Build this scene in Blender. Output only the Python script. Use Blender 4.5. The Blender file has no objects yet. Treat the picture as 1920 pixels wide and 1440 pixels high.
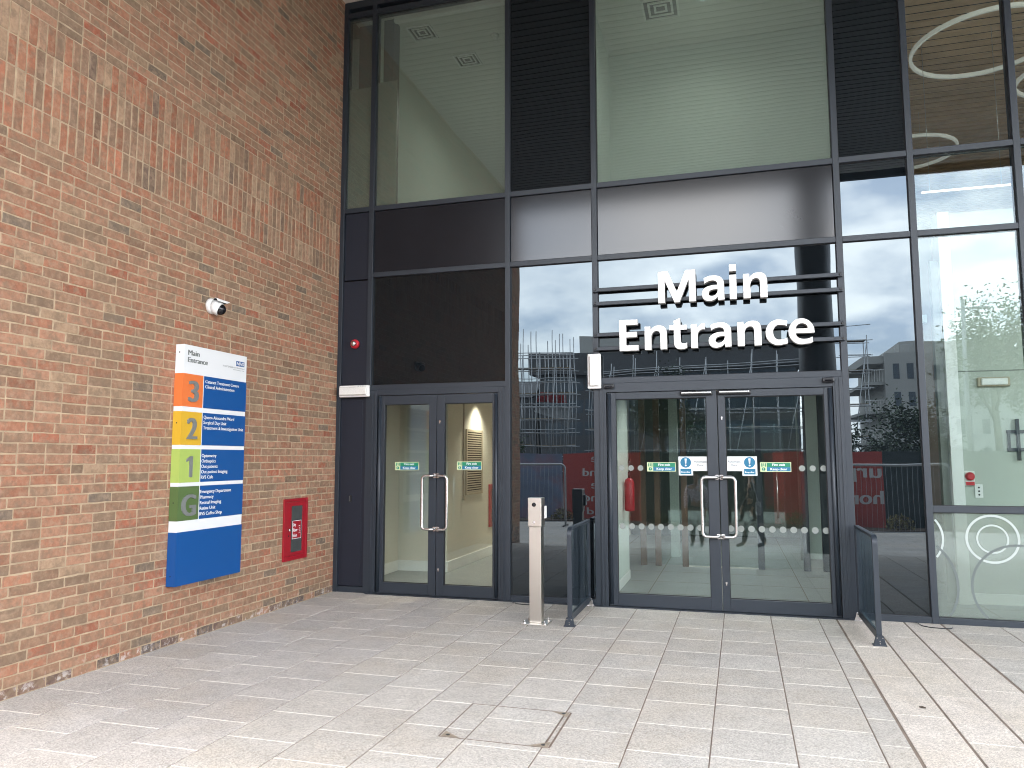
import bpy, bmesh, math, random
from mathutils import Vector, Matrix
R = math.radians
random.seed(7)
scene = bpy.context.scene
COL = scene.collection

# ------------------------------------------------------------------ camera, sky, sun, exposure
cam_data = bpy.data.cameras.new('camera')
cam = bpy.data.objects.new('camera', cam_data)
COL.objects.link(cam)
cam_data.sensor_fit = 'HORIZONTAL'
cam_data.sensor_width = 36.0
cam_data.lens = 36.0 * 1409.25 / 1920.0
cam_data.clip_start = 0.05
cam_data.clip_end = 1500
yaw, pitch, roll = R(-16.308), R(5.664), R(-0.094)
fwd = Vector((math.sin(yaw) * math.cos(pitch), math.cos(yaw) * math.cos(pitch), math.sin(pitch)))
rgt = Vector((math.cos(yaw), -math.sin(yaw), 0))
upv = rgt.cross(fwd)
r2 = math.cos(roll) * rgt + math.sin(roll) * upv
u2 = -math.sin(roll) * rgt + math.cos(roll) * upv
M3 = Matrix((r2, u2, -fwd)).transposed()
cam.matrix_world = Matrix.Translation((4.7445, -8.4243, 1.6117)) @ M3.to_4x4()
scene.camera = cam

world = bpy.data.worlds.new('World')
scene.world = world
world.use_nodes = True
SUN_EL, SUN_AZ = R(66), R(165)
nt = world.node_tree
nt.nodes.clear()
def wn(t, **k):
    n = nt.nodes.new(t)
    for a, b in k.items(): setattr(n, a, b)
    return n
sky = wn('ShaderNodeTexSky', sky_type='NISHITA', sun_disc=False, sun_elevation=SUN_EL, sun_rotation=SUN_AZ)
sky.air_density = 1.2; sky.dust_density = 1.5; sky.ozone_density = 1.5
tc = wn('ShaderNodeTexCoord')
mp = wn('ShaderNodeMapping'); mp.inputs['Scale'].default_value = (1, 1, 2.2)
no = wn('ShaderNodeTexNoise'); no.inputs['Scale'].default_value = 2.3; no.inputs['Detail'].default_value = 9; no.inputs['Roughness'].default_value = 0.56
rp = wn('ShaderNodeValToRGB')
rp.color_ramp.elements[0].position = 0.36; rp.color_ramp.elements[0].color = (0.35, 0.35, 0.35, 1)
rp.color_ramp.elements[1].position = 0.62; rp.color_ramp.elements[1].color = (0.97, 0.97, 0.97, 1)
no2 = wn('ShaderNodeTexNoise'); no2.inputs['Scale'].default_value = 6.5; no2.inputs['Detail'].default_value = 7
rp2 = wn('ShaderNodeValToRGB')
rp2.color_ramp.elements[0].position = 0.36; rp2.color_ramp.elements[0].color = (7.2, 8.2, 9.8, 1)
rp2.color_ramp.elements[1].position = 0.56; rp2.color_ramp.elements[1].color = (16.5, 16.3, 16.0, 1)
mx = wn('ShaderNodeMix', data_type='RGBA')
bg = wn('ShaderNodeBackground'); bg.inputs['Strength'].default_value = 0.1
ow = wn('ShaderNodeOutputWorld')
L = nt.links.new
L(tc.outputs['Generated'], mp.inputs['Vector']); L(mp.outputs['Vector'], no.inputs['Vector']); L(mp.outputs['Vector'], no2.inputs['Vector'])
L(no.outputs['Fac'], rp.inputs['Fac']); L(no2.outputs['Fac'], rp2.inputs['Fac'])
L(rp.outputs['Color'], mx.inputs['Factor']); L(sky.outputs['Color'], mx.inputs['A']); L(rp2.outputs['Color'], mx.inputs['B'])
L(mx.outputs['Result'], bg.inputs['Color']); L(bg.outputs['Background'], ow.inputs['Surface'])

sun_d = bpy.data.lights.new('sun', 'SUN'); sun_d.energy = 0.6; sun_d.angle = R(16); sun_d.color = (1, 0.96, 0.9)
sun = bpy.data.objects.new('sun', sun_d); COL.objects.link(sun)
sd = Vector((math.sin(SUN_AZ) * math.cos(SUN_EL), math.cos(SUN_AZ) * math.cos(SUN_EL), math.sin(SUN_EL)))
sun.rotation_euler = sd.to_track_quat('Z', 'Y').to_euler()
sun.location = (6, -20, 30)

scene.view_settings.view_transform = 'Standard'
scene.view_settings.look = 'None'
scene.view_settings.exposure = 2.85
scene.view_settings.gamma = 1.0
scene.cycles.max_bounces = 10
scene.cycles.transparent_max_bounces = 24
scene.cycles.caustics_reflective = False
scene.cycles.caustics_refractive = False
scene.cycles.sample_clamp_indirect = 6
scene.cycles.use_denoising = True
scene.cycles.filter_width = 1.05

# ------------------------------------------------------------------ materials
MATS = {}
def newmat(name):
    m = bpy.data.materials.new(name); m.use_nodes = True
    t = m.node_tree; t.nodes.clear()
    return m, t
def nd(t, typ, ins=None, **k):
    n = t.nodes.new(typ)
    for a, b in k.items(): setattr(n, a, b)
    for a, b in (ins or {}).items(): n.inputs[a].default_value = b
    return n
def pbr(name, col, rough=0.5, metal=0.0, spec=0.5, var=0.0, vscale=8, bump=0.0, bscale=60, attr=None, mott=None, mott2=None, mott3=None, salt=False, emit=0, coat=0, speck=None, rvar=0.0):
    """procedural Principled material; var = brightness noise, bump = fine relief, speck = aggregate grains"""
    m, t = newmat(name)
    o = nd(t, 'ShaderNodeOutputMaterial'); b = nd(t, 'ShaderNodeBsdfPrincipled')
    b.inputs['Roughness'].default_value = rough; b.inputs['Metallic'].default_value = metal
    b.inputs['Specular IOR Level'].default_value = spec; b.inputs['Coat Weight'].default_value = coat
    t.links.new(b.outputs[0], o.inputs[0])
    tcn = nd(t, 'ShaderNodeTexCoord')
    src = None
    if attr:
        a = nd(t, 'ShaderNodeAttribute', attribute_name=attr); src = a.outputs['Color']
    else:
        rgb = nd(t, 'ShaderNodeRGB'); rgb.outputs[0].default_value = (*col, 1); src = rgb.outputs[0]
    def noise(scale, det=6, rough_=0.6):
        n = nd(t, 'ShaderNodeTexNoise', {'Scale': scale, 'Detail': det, 'Roughness': rough_})
        t.links.new(tcn.outputs['Object'], n.inputs['Vector']); return n
    def mul(s, fac_out, lo, hi):
        mr = nd(t, 'ShaderNodeMapRange', {'From Min': 0.28, 'From Max': 0.72, 'To Min': lo, 'To Max': hi})
        t.links.new(fac_out, mr.inputs['Value'])
        vm = nd(t, 'ShaderNodeVectorMath', operation='SCALE')
        t.links.new(s, vm.inputs[0]); t.links.new(mr.outputs[0], vm.inputs['Scale']); return vm.outputs[0]
    if var:
        src = mul(src, noise(vscale).outputs['Fac'], 1 - var, 1 + var)
    for mt in (mott, mott2, mott3):                   # (colour, scale, amount): blotches of a second colour
        if not mt: continue
        c2, sc_, am = mt
        n = noise(sc_, 5, 0.65)
        mr = nd(t, 'ShaderNodeMapRange', {'From Min': 0.47, 'From Max': 0.62, 'To Min': 0.0, 'To Max': am})
        t.links.new(n.outputs['Fac'], mr.inputs['Value'])
        mxn = nd(t, 'ShaderNodeMix', data_type='RGBA'); mxn.inputs['B'].default_value = (*c2, 1)
        t.links.new(mr.outputs[0], mxn.inputs['Factor']); t.links.new(src, mxn.inputs['A']); src = mxn.outputs['Result']
    if speck:                                  # (scale, lo, hi): coloured grains
        v = nd(t, 'ShaderNodeTexVoronoi', {'Scale': speck[0]})
        t.links.new(tcn.outputs['Object'], v.inputs['Vector'])
        sp = nd(t, 'ShaderNodeSeparateColor'); t.links.new(v.outputs['Color'], sp.inputs[0])
        mr = nd(t, 'ShaderNodeMapRange', {'To Min': speck[1], 'To Max': speck[2]})
        t.links.new(sp.outputs[0], mr.inputs['Value'])
        vm = nd(t, 'ShaderNodeVectorMath', operation='SCALE')
        t.links.new(src, vm.inputs[0]); t.links.new(mr.outputs[0], vm.inputs['Scale']); src = vm.outputs[0]
    if salt:                                   # white salt bloom on the lowest courses
        sx = nd(t, 'ShaderNodeSeparateXYZ'); t.links.new(tcn.outputs['Object'], sx.inputs[0])
        zr = nd(t, 'ShaderNodeMapRange', {'From Min': 0.03, 'From Max': 0.13, 'To Min': 1.0, 'To Max': 0.0}); t.links.new(sx.outputs['Z'], zr.inputs['Value'])
        n = noise(13, 6, 0.7)
        mr = nd(t, 'ShaderNodeMapRange', {'From Min': 0.54, 'From Max': 0.62, 'To Min': 0.0, 'To Max': 0.6}); t.links.new(n.outputs['Fac'], mr.inputs['Value'])
        mm = nd(t, 'ShaderNodeMath', operation='MULTIPLY'); t.links.new(zr.outputs[0], mm.inputs[0]); t.links.new(mr.outputs[0], mm.inputs[1])
        mxn = nd(t, 'ShaderNodeMix', data_type='RGBA'); mxn.inputs['B'].default_value = (0.62, 0.58, 0.55, 1)
        t.links.new(mm.outputs[0], mxn.inputs['Factor']); t.links.new(src, mxn.inputs['A']); src = mxn.outputs['Result']
    t.links.new(src, b.inputs['Base Color'])
    if rvar:
        n = noise(vscale * 0.7)
        mr = nd(t, 'ShaderNodeMapRange', {'From Min': 0.3, 'From Max': 0.7, 'To Min': max(0, rough - rvar), 'To Max': rough + rvar})
        t.links.new(n.outputs['Fac'], mr.inputs['Value']); t.links.new(mr.outputs[0], b.inputs['Roughness'])
    if bump:
        n = noise(bscale, 5, 0.6)
        bp = nd(t, 'ShaderNodeBump', {'Strength': 1.0, 'Distance': bump})
        t.links.new(n.outputs['Fac'], bp.inputs['Height']); t.links.new(bp.outputs[0], b.inputs['Normal'])
    if emit:
        b.inputs['Emission Color'].default_value = (*col, 1); b.inputs['Emission Strength'].default_value = emit
    m.diffuse_color = (*col, 1)
    return m
def glass(name, tint, r0, wave=0.0008, wscale=1.3, opaque=None, film=None, rough=0.0):
    """coated pane: mirror share r0 (Schlick) over a tinted clear, filmed or opaque body"""
    m, t = newmat(name)
    o = nd(t, 'ShaderNodeOutputMaterial')
    geo = nd(t, 'ShaderNodeNewGeometry'); tcn = nd(t, 'ShaderNodeTexCoord')
    n = nd(t, 'ShaderNodeTexNoise', {'Scale': wscale, 'Detail': 1.0, 'Roughness': 0.3})
    t.links.new(tcn.outputs['Object'], n.inputs['Vector'])
    bp = nd(t, 'ShaderNodeBump', {'Strength': 1.0, 'Distance': wave}); t.links.new(n.outputs['Fac'], bp.inputs['Height'])
    dot = nd(t, 'ShaderNodeVectorMath', operation='DOT_PRODUCT')
    t.links.new(geo.outputs['Incoming'], dot.inputs[0]); t.links.new(geo.outputs['Normal'], dot.inputs[1])
    ab = nd(t, 'ShaderNodeMath', operation='ABSOLUTE'); t.links.new(dot.outputs['Value'], ab.inputs[0])
    om = nd(t, 'ShaderNodeMath', {0: 1.0}, operation='SUBTRACT'); t.links.new(ab.outputs[0], om.inputs[1])
    pw = nd(t, 'ShaderNodeMath', {1: 5.0}, operation='POWER'); t.links.new(om.outputs[0], pw.inputs[0])
    fm = nd(t, 'ShaderNodeMath', {1: 1 - r0, 2: r0}, operation='MULTIPLY_ADD'); t.links.new(pw.outputs[0], fm.inputs[0])
    gl = nd(t, 'ShaderNodeBsdfGlossy', {'Roughness': rough, 'Color': (0.80, 0.92, 1.0, 1)}); t.links.new(bp.outputs[0], gl.inputs['Normal'])
    if opaque:
        body = nd(t, 'ShaderNodeBsdfDiffuse', {'Color': (*opaque, 1)})
    else:
        body = nd(t, 'ShaderNodeBsdfTransparent', {'Color': (*tint, 1)})
        if film:
            df = nd(t, 'ShaderNodeBsdfDiffuse', {'Color': (*film[0], 1)}); mm = nd(t, 'ShaderNodeMixShader', {0: film[1]})
            tl = nd(t, 'ShaderNodeBsdfTranslucent', {'Color': (*film[0], 1)}); m2 = nd(t, 'ShaderNodeMixShader', {0: 0.5})
            t.links.new(df.outputs[0], m2.inputs[1]); t.links.new(tl.outputs[0], m2.inputs[2])
            t.links.new(body.outputs[0], mm.inputs[1]); t.links.new(m2.outputs[0], mm.inputs[2]); body = mm
    ms = nd(t, 'ShaderNodeMixShader'); t.links.new(fm.outputs[0], ms.inputs[0])
    t.links.new(body.outputs[0], ms.inputs[1]); t.links.new(gl.outputs[0], ms.inputs[2]); t.links.new(ms.outputs[0], o.inputs[0])
    return m

M = MATS
M['brick'] = pbr('brick', (0.3, 0.14, 0.1), 0.9, spec=0.25, attr='tint', var=0.20, vscale=26, mott=((0.41, 0.29, 0.20), 17, 0.42), mott2=((0.19, 0.135, 0.092), 10, 0.62), bump=0.005, bscale=70, mott3=((0.26, 0.165, 0.105), 0.9, 0.20), salt=True)
M['mortar'] = pbr('mortar', (0.41, 0.31, 0.21), 0.95, spec=0.1, var=0.25, vscale=9, bump=0.004, bscale=120)
M['frame'] = pbr('powder_coated_frame', (0.021, 0.028, 0.038), 0.42, spec=0.5, var=0.06, vscale=3, bump=0.0003, bscale=400)
M['panel'] = pbr('satin_panel', (0.014, 0.015, 0.018), 0.13, spec=0.60, var=0.12, vscale=1.6)
M['panel_dim'] = pbr('satin_panel_dim', (0.014, 0.015, 0.019), 0.2, spec=0.25, var=0.12, vscale=1.6)  # copy of the satin panel, its brick reflection dimmed by weaker specular
M['dark_panel'] = pbr('dark_pilaster_panel', (0.014, 0.017, 0.027), 0.45, spec=0.35, var=0.05, vscale=3)
M['gasket'] = pbr('black_gasket', (0.008, 0.008, 0.009), 0.6)
M['glass_clear'] = glass('clear_coated_glass', (0.89, 0.93, 0.91), 0.058, wave=0.0007)
M['glass_upper'] = glass('upper_coated_glass', (0.84, 0.88, 0.84), 0.12, wave=0.0016, film=((0.40, 0.45, 0.40), 0.16))
M['glass_film'] = glass('filmed_glass', (0.86, 0.90, 0.86), 0.07, film=((0.50, 0.56, 0.51), 0.30))
M['glass_dark'] = glass('dark_spandrel_glass', (0, 0, 0), 0.095, wave=0.0030, wscale=0.9, opaque=(0.006, 0.008, 0.010))
M['glass_low'] = glass('dim_mirror_spandrel_glass', (0, 0, 0), 0.04, wave=0.0020, wscale=1.1, opaque=(0.006, 0.008, 0.010))  # copy of the dark glass, mirror share lowered to darken brick and soffit reflections
M['glass_rail'] = glass('rail_infill_glass', (0.78, 0.83, 0.83), 0.06, wave=0.0003)
M['steel'] = pbr('brushed_steel', (0.60, 0.565, 0.51), 0.33, metal=1.0, var=0.03, vscale=3)
M['steel_bright'] = pbr('satin_steel', (0.72, 0.71, 0.70), 0.22, metal=1.0, var=0.04)
M['white_paint'] = pbr('white_paint', (0.78, 0.78, 0.76), 0.45, var=0.03)
M['white_plastic'] = pbr('white_plastic', (0.74, 0.73, 0.71), 0.35, var=0.03)
M['lens'] = pbr('prismatic_lens', (0.74, 0.72, 0.68), 0.25, var=0.1, vscale=90, bump=0.001, bscale=200)
M['black'] = pbr('black_plastic', (0.012, 0.012, 0.014), 0.3)
M['black_gloss'] = pbr('black_dome', (0.006, 0.006, 0.008), 0.06)
M['red'] = pbr('red_paint', (0.30, 0.008, 0.018), 0.35, var=0.05)
M['red_bright'] = pbr('red_plastic', (0.48, 0.02, 0.03), 0.3)
M['dark_glass'] = pbr('dark_cabinet_window', (0.06, 0.065, 0.065), 0.2, var=0.1, vscale=12)
M['sign_white'] = pbr('sign_white', (0.72, 0.73, 0.74), 0.4)
M['sign_blue'] = pbr('sign_blue', (0.003, 0.068, 0.25), 0.4)
M['sign_orange'] = pbr('sign_orange', (0.70, 0.17, 0.045), 0.4)
M['sign_yellow'] = pbr('sign_yellow', (0.62, 0.37, 0.03), 0.4)
M['sign_lime'] = pbr('sign_lime', (0.36, 0.47, 0.11), 0.4)
M['sign_green'] = pbr('sign_green', (0.085, 0.14, 0.045), 0.4)
M['sign_grey'] = pbr('sign_grey', (0.17, 0.18, 0.175), 0.4)
M['letter_white'] = pbr('letter_white', (0.86, 0.85, 0.83), 0.35)
M['letter_edge'] = pbr('letter_return', (0.42, 0.41, 0.39), 0.4)
M['st_green'] = pbr('sticker_green', (0.005, 0.20, 0.10), 0.4)
M['st_teal'] = pbr('sticker_blue', (0.008, 0.15, 0.27), 0.4)
M['st_pale'] = pbr('sticker_luminous', (0.55, 0.62, 0.36), 0.4)
M['st_white'] = pbr('sticker_white', (0.75, 0.78, 0.78), 0.4)
M['slab'] = pbr('granite_aggregate_slab', (0.36, 0.335, 0.31), 0.85, spec=0.25, attr='tint', var=0.09, vscale=5, speck=(150, 0.72, 1.28), bump=0.0015, bscale=350, mott=((0.46, 0.38, 0.28), 1.3, 0.20), mott2=((0.34, 0.315, 0.29), 3.1, 0.12))
M['joint_dark'] = pbr('paving_joint', (0.20, 0.155, 0.125), 0.95, var=0.3, vscale=6)
M['joint_light'] = pbr('pale_grout', (0.74, 0.70, 0.63), 0.9, var=0.15, vscale=14)
M['asphalt'] = pbr('asphalt', (0.05, 0.05, 0.052), 0.9, var=0.2, vscale=4, bump=0.004, bscale=120)
M['outer_paving'] = pbr('outer_paving', (0.35, 0.335, 0.32), 0.85, var=0.1, vscale=3, speck=(60, 0.8, 1.2))
M['soil'] = pbr('bark_mulch', (0.05, 0.035, 0.025), 0.95, var=0.4, vscale=20, bump=0.02, bscale=40)
M['soffit_trim'] = pbr('soffit_trim', (0.58, 0.53, 0.46), 0.6)
M['soffit'] = pbr('soffit_board', (0.42, 0.42, 0.42), 0.6, var=0.04, vscale=2)
M['render'] = pbr('grey_render', (0.24, 0.235, 0.22), 0.8, var=0.08, vscale=1)
M['column'] = pbr('column_paint', (0.045, 0.048, 0.052), 0.4, var=0.1, vscale=2)
M['wall_cream'] = pbr('cream_wall_paint', (0.65, 0.62, 0.54), 0.7, var=0.03, vscale=1)
M['wall_pale'] = pbr('pale_green_wall_paint', (0.60, 0.665, 0.62), 0.7, var=0.03, vscale=1)
M['wall_grey'] = pbr('grey_wall_paint', (0.22, 0.23, 0.21), 0.7, var=0.05, vscale=1)
M['wall_bay'] = pbr('bay_wall_paint', (0.43, 0.46, 0.41), 0.7, var=0.03, vscale=1)
M['lamp_dim'] = pbr('lit_bar_diffuser', (1, 1, .96), 0.4, emit=0.35)
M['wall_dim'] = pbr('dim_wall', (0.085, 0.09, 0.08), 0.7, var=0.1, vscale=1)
M['ceil'] = pbr('ceiling_white', (0.62, 0.62, 0.58), 0.8, var=0.03, vscale=1)
M['floor_in'] = pbr('lobby_tile', (0.26, 0.27, 0.265), 0.4, var=0.08, vscale=4)
M['wood'] = pbr('timber_slat', (0.72, 0.50, 0.32), 0.5, var=0.15, vscale=3)
M['wood_dark'] = pbr('walnut_panel', (0.11, 0.065, 0.04), 0.45, var=0.2, vscale=3)
M['shadow_gap'] = pbr('black_backing', (0.012, 0.011, 0.010), 0.9)
M['louvre'] = pbr('louvre_paint', (0.42, 0.36, 0.27), 0.5)
M['ring'] = pbr('ring_diffuser', (0.72, 0.72, 0.66), 0.4, emit=0.045)
M['lamp_warm'] = pbr('lit_lamp_warm', (1.0, 0.80, 0.50), 0.4, emit=6)
M['lamp_white'] = pbr('lit_lamp_white', (1.0, 0.97, 0.90), 0.4, emit=4)
M['clad_dark'] = pbr('dark_cladding', (0.055, 0.058, 0.062), 0.6, var=0.1, vscale=0.5)
M['win_far'] = pbr('far_window', (0.05, 0.07, 0.09), 0.15, spec=0.35)
M['flat_wall'] = pbr('pale_far_render', (0.38, 0.38, 0.36), 0.8, var=0.06, vscale=0.4)
M['galv'] = pbr('galvanised_tube', (0.42, 0.43, 0.44), 0.4, metal=0.6, var=0.15, vscale=5)
M['board'] = pbr('scaffold_board', (0.26, 0.19, 0.11), 0.8, var=0.2, vscale=2)
M['sheet_white'] = pbr('white_sheeting', (0.33, 0.35, 0.37), 0.7, var=0.2, vscale=1.5)
M['sheet_red'] = pbr('red_sheeting', (0.42, 0.03, 0.035), 0.7, var=0.1)
M['hoard_red'] = pbr('hoarding_red', (0.45, 0.065, 0.05), 0.5, var=0.05)
M['hoard_blue'] = pbr('hoarding_blue', (0.16, 0.21, 0.32), 0.5, var=0.3, vscale=1.5, mott=((0.35, 0.12, 0.14), 1.4, 0.5))
M['hoard_dark'] = pbr('hoarding_dark', (0.02, 0.035, 0.035), 0.5, var=0.1)
M['hoard_text'] = pbr('hoarding_lettering', (0.62, 0.62, 0.62), 0.5)
M['bark'] = pbr('bark', (0.07, 0.055, 0.04), 0.9, var=0.3, vscale=10, bump=0.01, bscale=30)
M['leaf'] = pbr('leaf', (0.06, 0.10, 0.03), 0.6, var=0.45, vscale=1.2)
M['leaf_dark'] = pbr('dark_leaf', (0.03, 0.055, 0.022), 0.6, var=0.4, vscale=2)
M['leaf_yellow'] = pbr('yellow_leaf', (0.20, 0.17, 0.05), 0.6, var=0.4, vscale=5)
M['skin'] = pbr('skin', (0.45, 0.27, 0.19), 0.5)
M['blouse'] = pbr('speckled_blouse', (0.42, 0.38, 0.46), 0.8, speck=(60, 0.4, 2.4))
M['trousers'] = pbr('black_trousers', (0.012, 0.012, 0.014), 0.8)
M['jacket'] = pbr('dark_jacket', (0.018, 0.018, 0.024), 0.8)
M['hair'] = pbr('brown_hair', (0.035, 0.02, 0.012), 0.5)
M['shoe'] = pbr('black_shoe', (0.010, 0.010, 0.010), 0.4)
M['eye'] = pbr('eye', (0.6, 0.6, 0.6), 0.2)
M['bag'] = pbr('grey_bag', (0.30, 0.30, 0.32), 0.7)

# ------------------------------------------------------------------ object helpers
def org(o):
    v = Vector((0, 0, 0))
    while o is not None:
        v = v + o.location; o = o.parent
    return v
def thing(name, label, cat, loc=(0, 0, 0), group=None):
    o = bpy.data.objects.new(name, None); o.empty_display_size = 0.1
    COL.objects.link(o); o.location = loc
    o['label'] = label; o['category'] = cat
    if group: o['group'] = group
    return o
def tag(o, label, cat, group=None):
    o['label'] = label; o['category'] = cat
    if group: o['group'] = group
    return o
def struct(o, kind='structure', label=None):
    o['kind'] = kind
    if label: o['label'] = label
    return o
def copy_tree(o, loc=None, parent=None):
    c = o.copy(); COL.objects.link(c)
    if parent is not None: c.parent = parent
    if loc is not None: c.location = loc
    for ch in list(o.children): copy_tree(ch, None, c)
    return c

class MB:
    """collects shapes in world coordinates; build() links them as one mesh object"""
    def __init__(s): s.v = []; s.f = []; s.mi = []; s.sm = []; s.tint = None
    def add(s, vs, fs, mi=0, smooth=False):
        b = len(s.v); s.v.extend([tuple(p) for p in vs])
        for f in fs:
            s.f.append(tuple(i + b for i in f)); s.mi.append(mi); s.sm.append(smooth)
        return s
    def box(s, x0, x1, y0, y1, z0, z1, mi=0):
        v = [(x, y, z) for z in (z0, z1) for y in (y0, y1) for x in (x0, x1)]
        return s.add(v, [(0, 2, 3, 1), (4, 5, 7, 6), (0, 1, 5, 4), (2, 6, 7, 3), (0, 4, 6, 2), (1, 3, 7, 5)], mi)
    def prism(s, pts, n, mi=0):
        """closed prism: polygon pts (3-D, planar) extruded by vector n"""
        k = len(pts); a = [Vector(p) for p in pts]; n = Vector(n); b = [p + n for p in a]
        fs = [tuple(reversed(range(k))), tuple(range(k, 2 * k))] + [(i, (i + 1) % k, k + (i + 1) % k, k + i) for i in range(k)]
        return s.add(a + b, fs, mi)
    def cyl(s, p0, p1, r0, r1=None, n=16, mi=0, caps=True, smooth=True):
        r1 = r0 if r1 is None else r1
        p0, p1 = Vector(p0), Vector(p1); d = (p1 - p0).normalized()
        a = d.orthogonal().normalized(); b = d.cross(a)
        vs = []
        for p, r in ((p0, r0), (p1, r1)):
            vs += [p + a * (r * math.cos(2 * math.pi * i / n)) + b * (r * math.sin(2 * math.pi * i / n)) for i in range(n)]
        s.add(vs, [(i, (i + 1) % n, n + (i + 1) % n, n + i) for i in range(n)], mi, smooth)
        if caps: s.add(vs, [tuple(reversed(range(n))), tuple(range(n, 2 * n))], mi)
        return s
    def tube(s, pts, r, n=10, mi=0, caps=True):
        pts = [Vector(p) for p in pts]; k = len(pts)
        rs = r if isinstance(r, (list, tuple)) else [r] * k
        T = []
        for i in range(k):
            a = pts[min(i + 1, k - 1)] - pts[max(i - 1, 0)]; T.append(a.normalized())
        a = T[0].orthogonal().normalized(); vs = []
        for i in range(k):
            a = (a - T[i] * a.dot(T[i])).normalized(); b = T[i].cross(a)
            vs += [pts[i] + a * (rs[i] * math.cos(2 * math.pi * j / n)) + b * (rs[i] * math.sin(2 * math.pi * j / n)) for j in range(n)]
        fs = [(i * n + j, i * n + (j + 1) % n, (i + 1) * n + (j + 1) % n, (i + 1) * n + j) for i in range(k - 1) for j in range(n)]
        s.add(vs, fs, mi, True)
        if caps: s.add(vs, [tuple(reversed(range(n))), tuple(range((k - 1) * n, k * n))], mi)
        return s
    def lathe(s, prof, c, axis='z', n=24, mi=0):
        """prof: (radius, height) pairs turned about an axis through c"""
        c = Vector(c); E = {'z': ((1, 0, 0), (0, 1, 0), (0, 0, 1)), 'x': ((0, 1, 0), (0, 0, 1), (1, 0, 0)), 'y': ((0, 0, 1), (1, 0, 0), (0, 1, 0))}[axis]
        a, b, d = (Vector(e) for e in E); vs = []
        for r, h in prof:
            vs += [c + d * h + a * (r * math.cos(2 * math.pi * j / n)) + b * (r * math.sin(2 * math.pi * j / n)) for j in range(n)]
        k = len(prof)
        s.add(vs, [(i * n + j, i * n + (j + 1) % n, (i + 1) * n + (j + 1) % n, (i + 1) * n + j) for i in range(k - 1) for j in range(n)], mi, True)
        s.add(vs, [tuple(reversed(range(n))), tuple(range((k - 1) * n, k * n))], mi)
        return s
    def ball(s, c, r, n=14, m=8, mi=0, sc=(1, 1, 1)):
        c = Vector(c); vs = []; fs = []
        for i in range(m + 1):
            th = math.pi * i / m
            for j in range(n):
                ph = 2 * math.pi * j / n
                vs.append(c + Vector((sc[0] * r * math.sin(th) * math.cos(ph), sc[1] * r * math.sin(th) * math.sin(ph), sc[2] * r * math.cos(th))))
        for i in range(m):
            for j in range(n): fs.append((i * n + j, (i + 1) * n + j, (i + 1) * n + (j + 1) % n, i * n + (j + 1) % n))
        return s.add(vs, fs, mi, True)
    def build(s, name, mats, parent=None, bevel=0.0, seg=2):
        if not isinstance(mats, (list, tuple)): mats = [mats]
        o0 = org(parent) if parent is not None else Vector((0, 0, 0))
        me = bpy.data.meshes.new(name)
        me.from_pydata([(p[0] - o0.x, p[1] - o0.y, p[2] - o0.z) for p in s.v], [], s.f)
        for m in mats: me.materials.append(M[m] if isinstance(m, str) else m)
        me.polygons.foreach_set('material_index', s.mi)
        me.polygons.foreach_set('use_smooth', s.sm)
        if s.tint is not None:
            at = me.attributes.new('tint', 'FLOAT_COLOR', 'FACE')
            flat = []
            for c in s.tint: flat += [c[0], c[1], c[2], 1.0]
            at.data.foreach_set('color', flat)
        if bevel or s.tint is None:
            bm = bmesh.new(); bm.from_mesh(me)
            bmesh.ops.remove_doubles(bm, verts=bm.verts, dist=1e-6)
            if bevel:
                es = [e for e in bm.edges if len(e.link_faces) == 2 and e.calc_face_angle(0) > 0.7]
                bmesh.ops.bevel(bm, geom=es, offset=bevel, segments=seg, profile=0.5, affect='EDGES', clamp_overlap=True)
            bm.to_mesh(me); bm.free()
        me.update()
        ob = bpy.data.objects.new(name, me); COL.objects.link(ob)
        if parent is not None: ob.parent = parent
        return ob

def arc(c, r, a0, a1, n, plane='yz', other=0.0):
    out = []
    for i in range(n + 1):
        a = R(a0 + (a1 - a0) * i / n); p, q = c[0] + r * math.cos(a), c[1] + r * math.sin(a)
        out.append({'yz': (other, p, q), 'xz': (p, other, q), 'xy': (p, q, other)}[plane])
    return out

_tc = {}
def text_raw(txt):
    k = txt
    if k in _tc: return _tc[k]
    cu = bpy.data.curves.new('text', 'FONT'); cu.body = txt; cu.size = 1.0; cu.resolution_u = 4
    cu.fill_mode = 'FRONT'; cu.extrude = 0.0
    ob = bpy.data.objects.new('text', cu); COL.objects.link(ob)
    bpy.context.view_layer.update()
    me = bpy.data.meshes.new_from_object(ob)
    vs = [tuple(v.co) for v in me.vertices]; fs = [tuple(p.vertices) for p in me.polygons]
    bpy.data.objects.remove(ob); bpy.data.curves.remove(cu); bpy.data.meshes.remove(me)
    _tc[k] = (vs, fs); return vs, fs
def text_add(mb, txt, o, U, V, N, h=None, w=None, bold=0.0, thick=0.0, mi=0, mi_side=None, align='l', ref='H'):
    if bold:                                    # heavier weight: copies set a hair apart, never in one plane
        d = bold * h
        for k, s_ in enumerate((-1, 1, 0)):
            text_add(mb, txt, Vector(o) + Vector(U) * (d * s_) + Vector(N) * (0.00025 * k), U, V, N, h, w, 0.0, thick, mi, mi_side, align, ref)
        return mb
    return text_flat(mb, txt, o, U, V, N, h, w, thick, mi, mi_side, align, ref)
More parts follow.
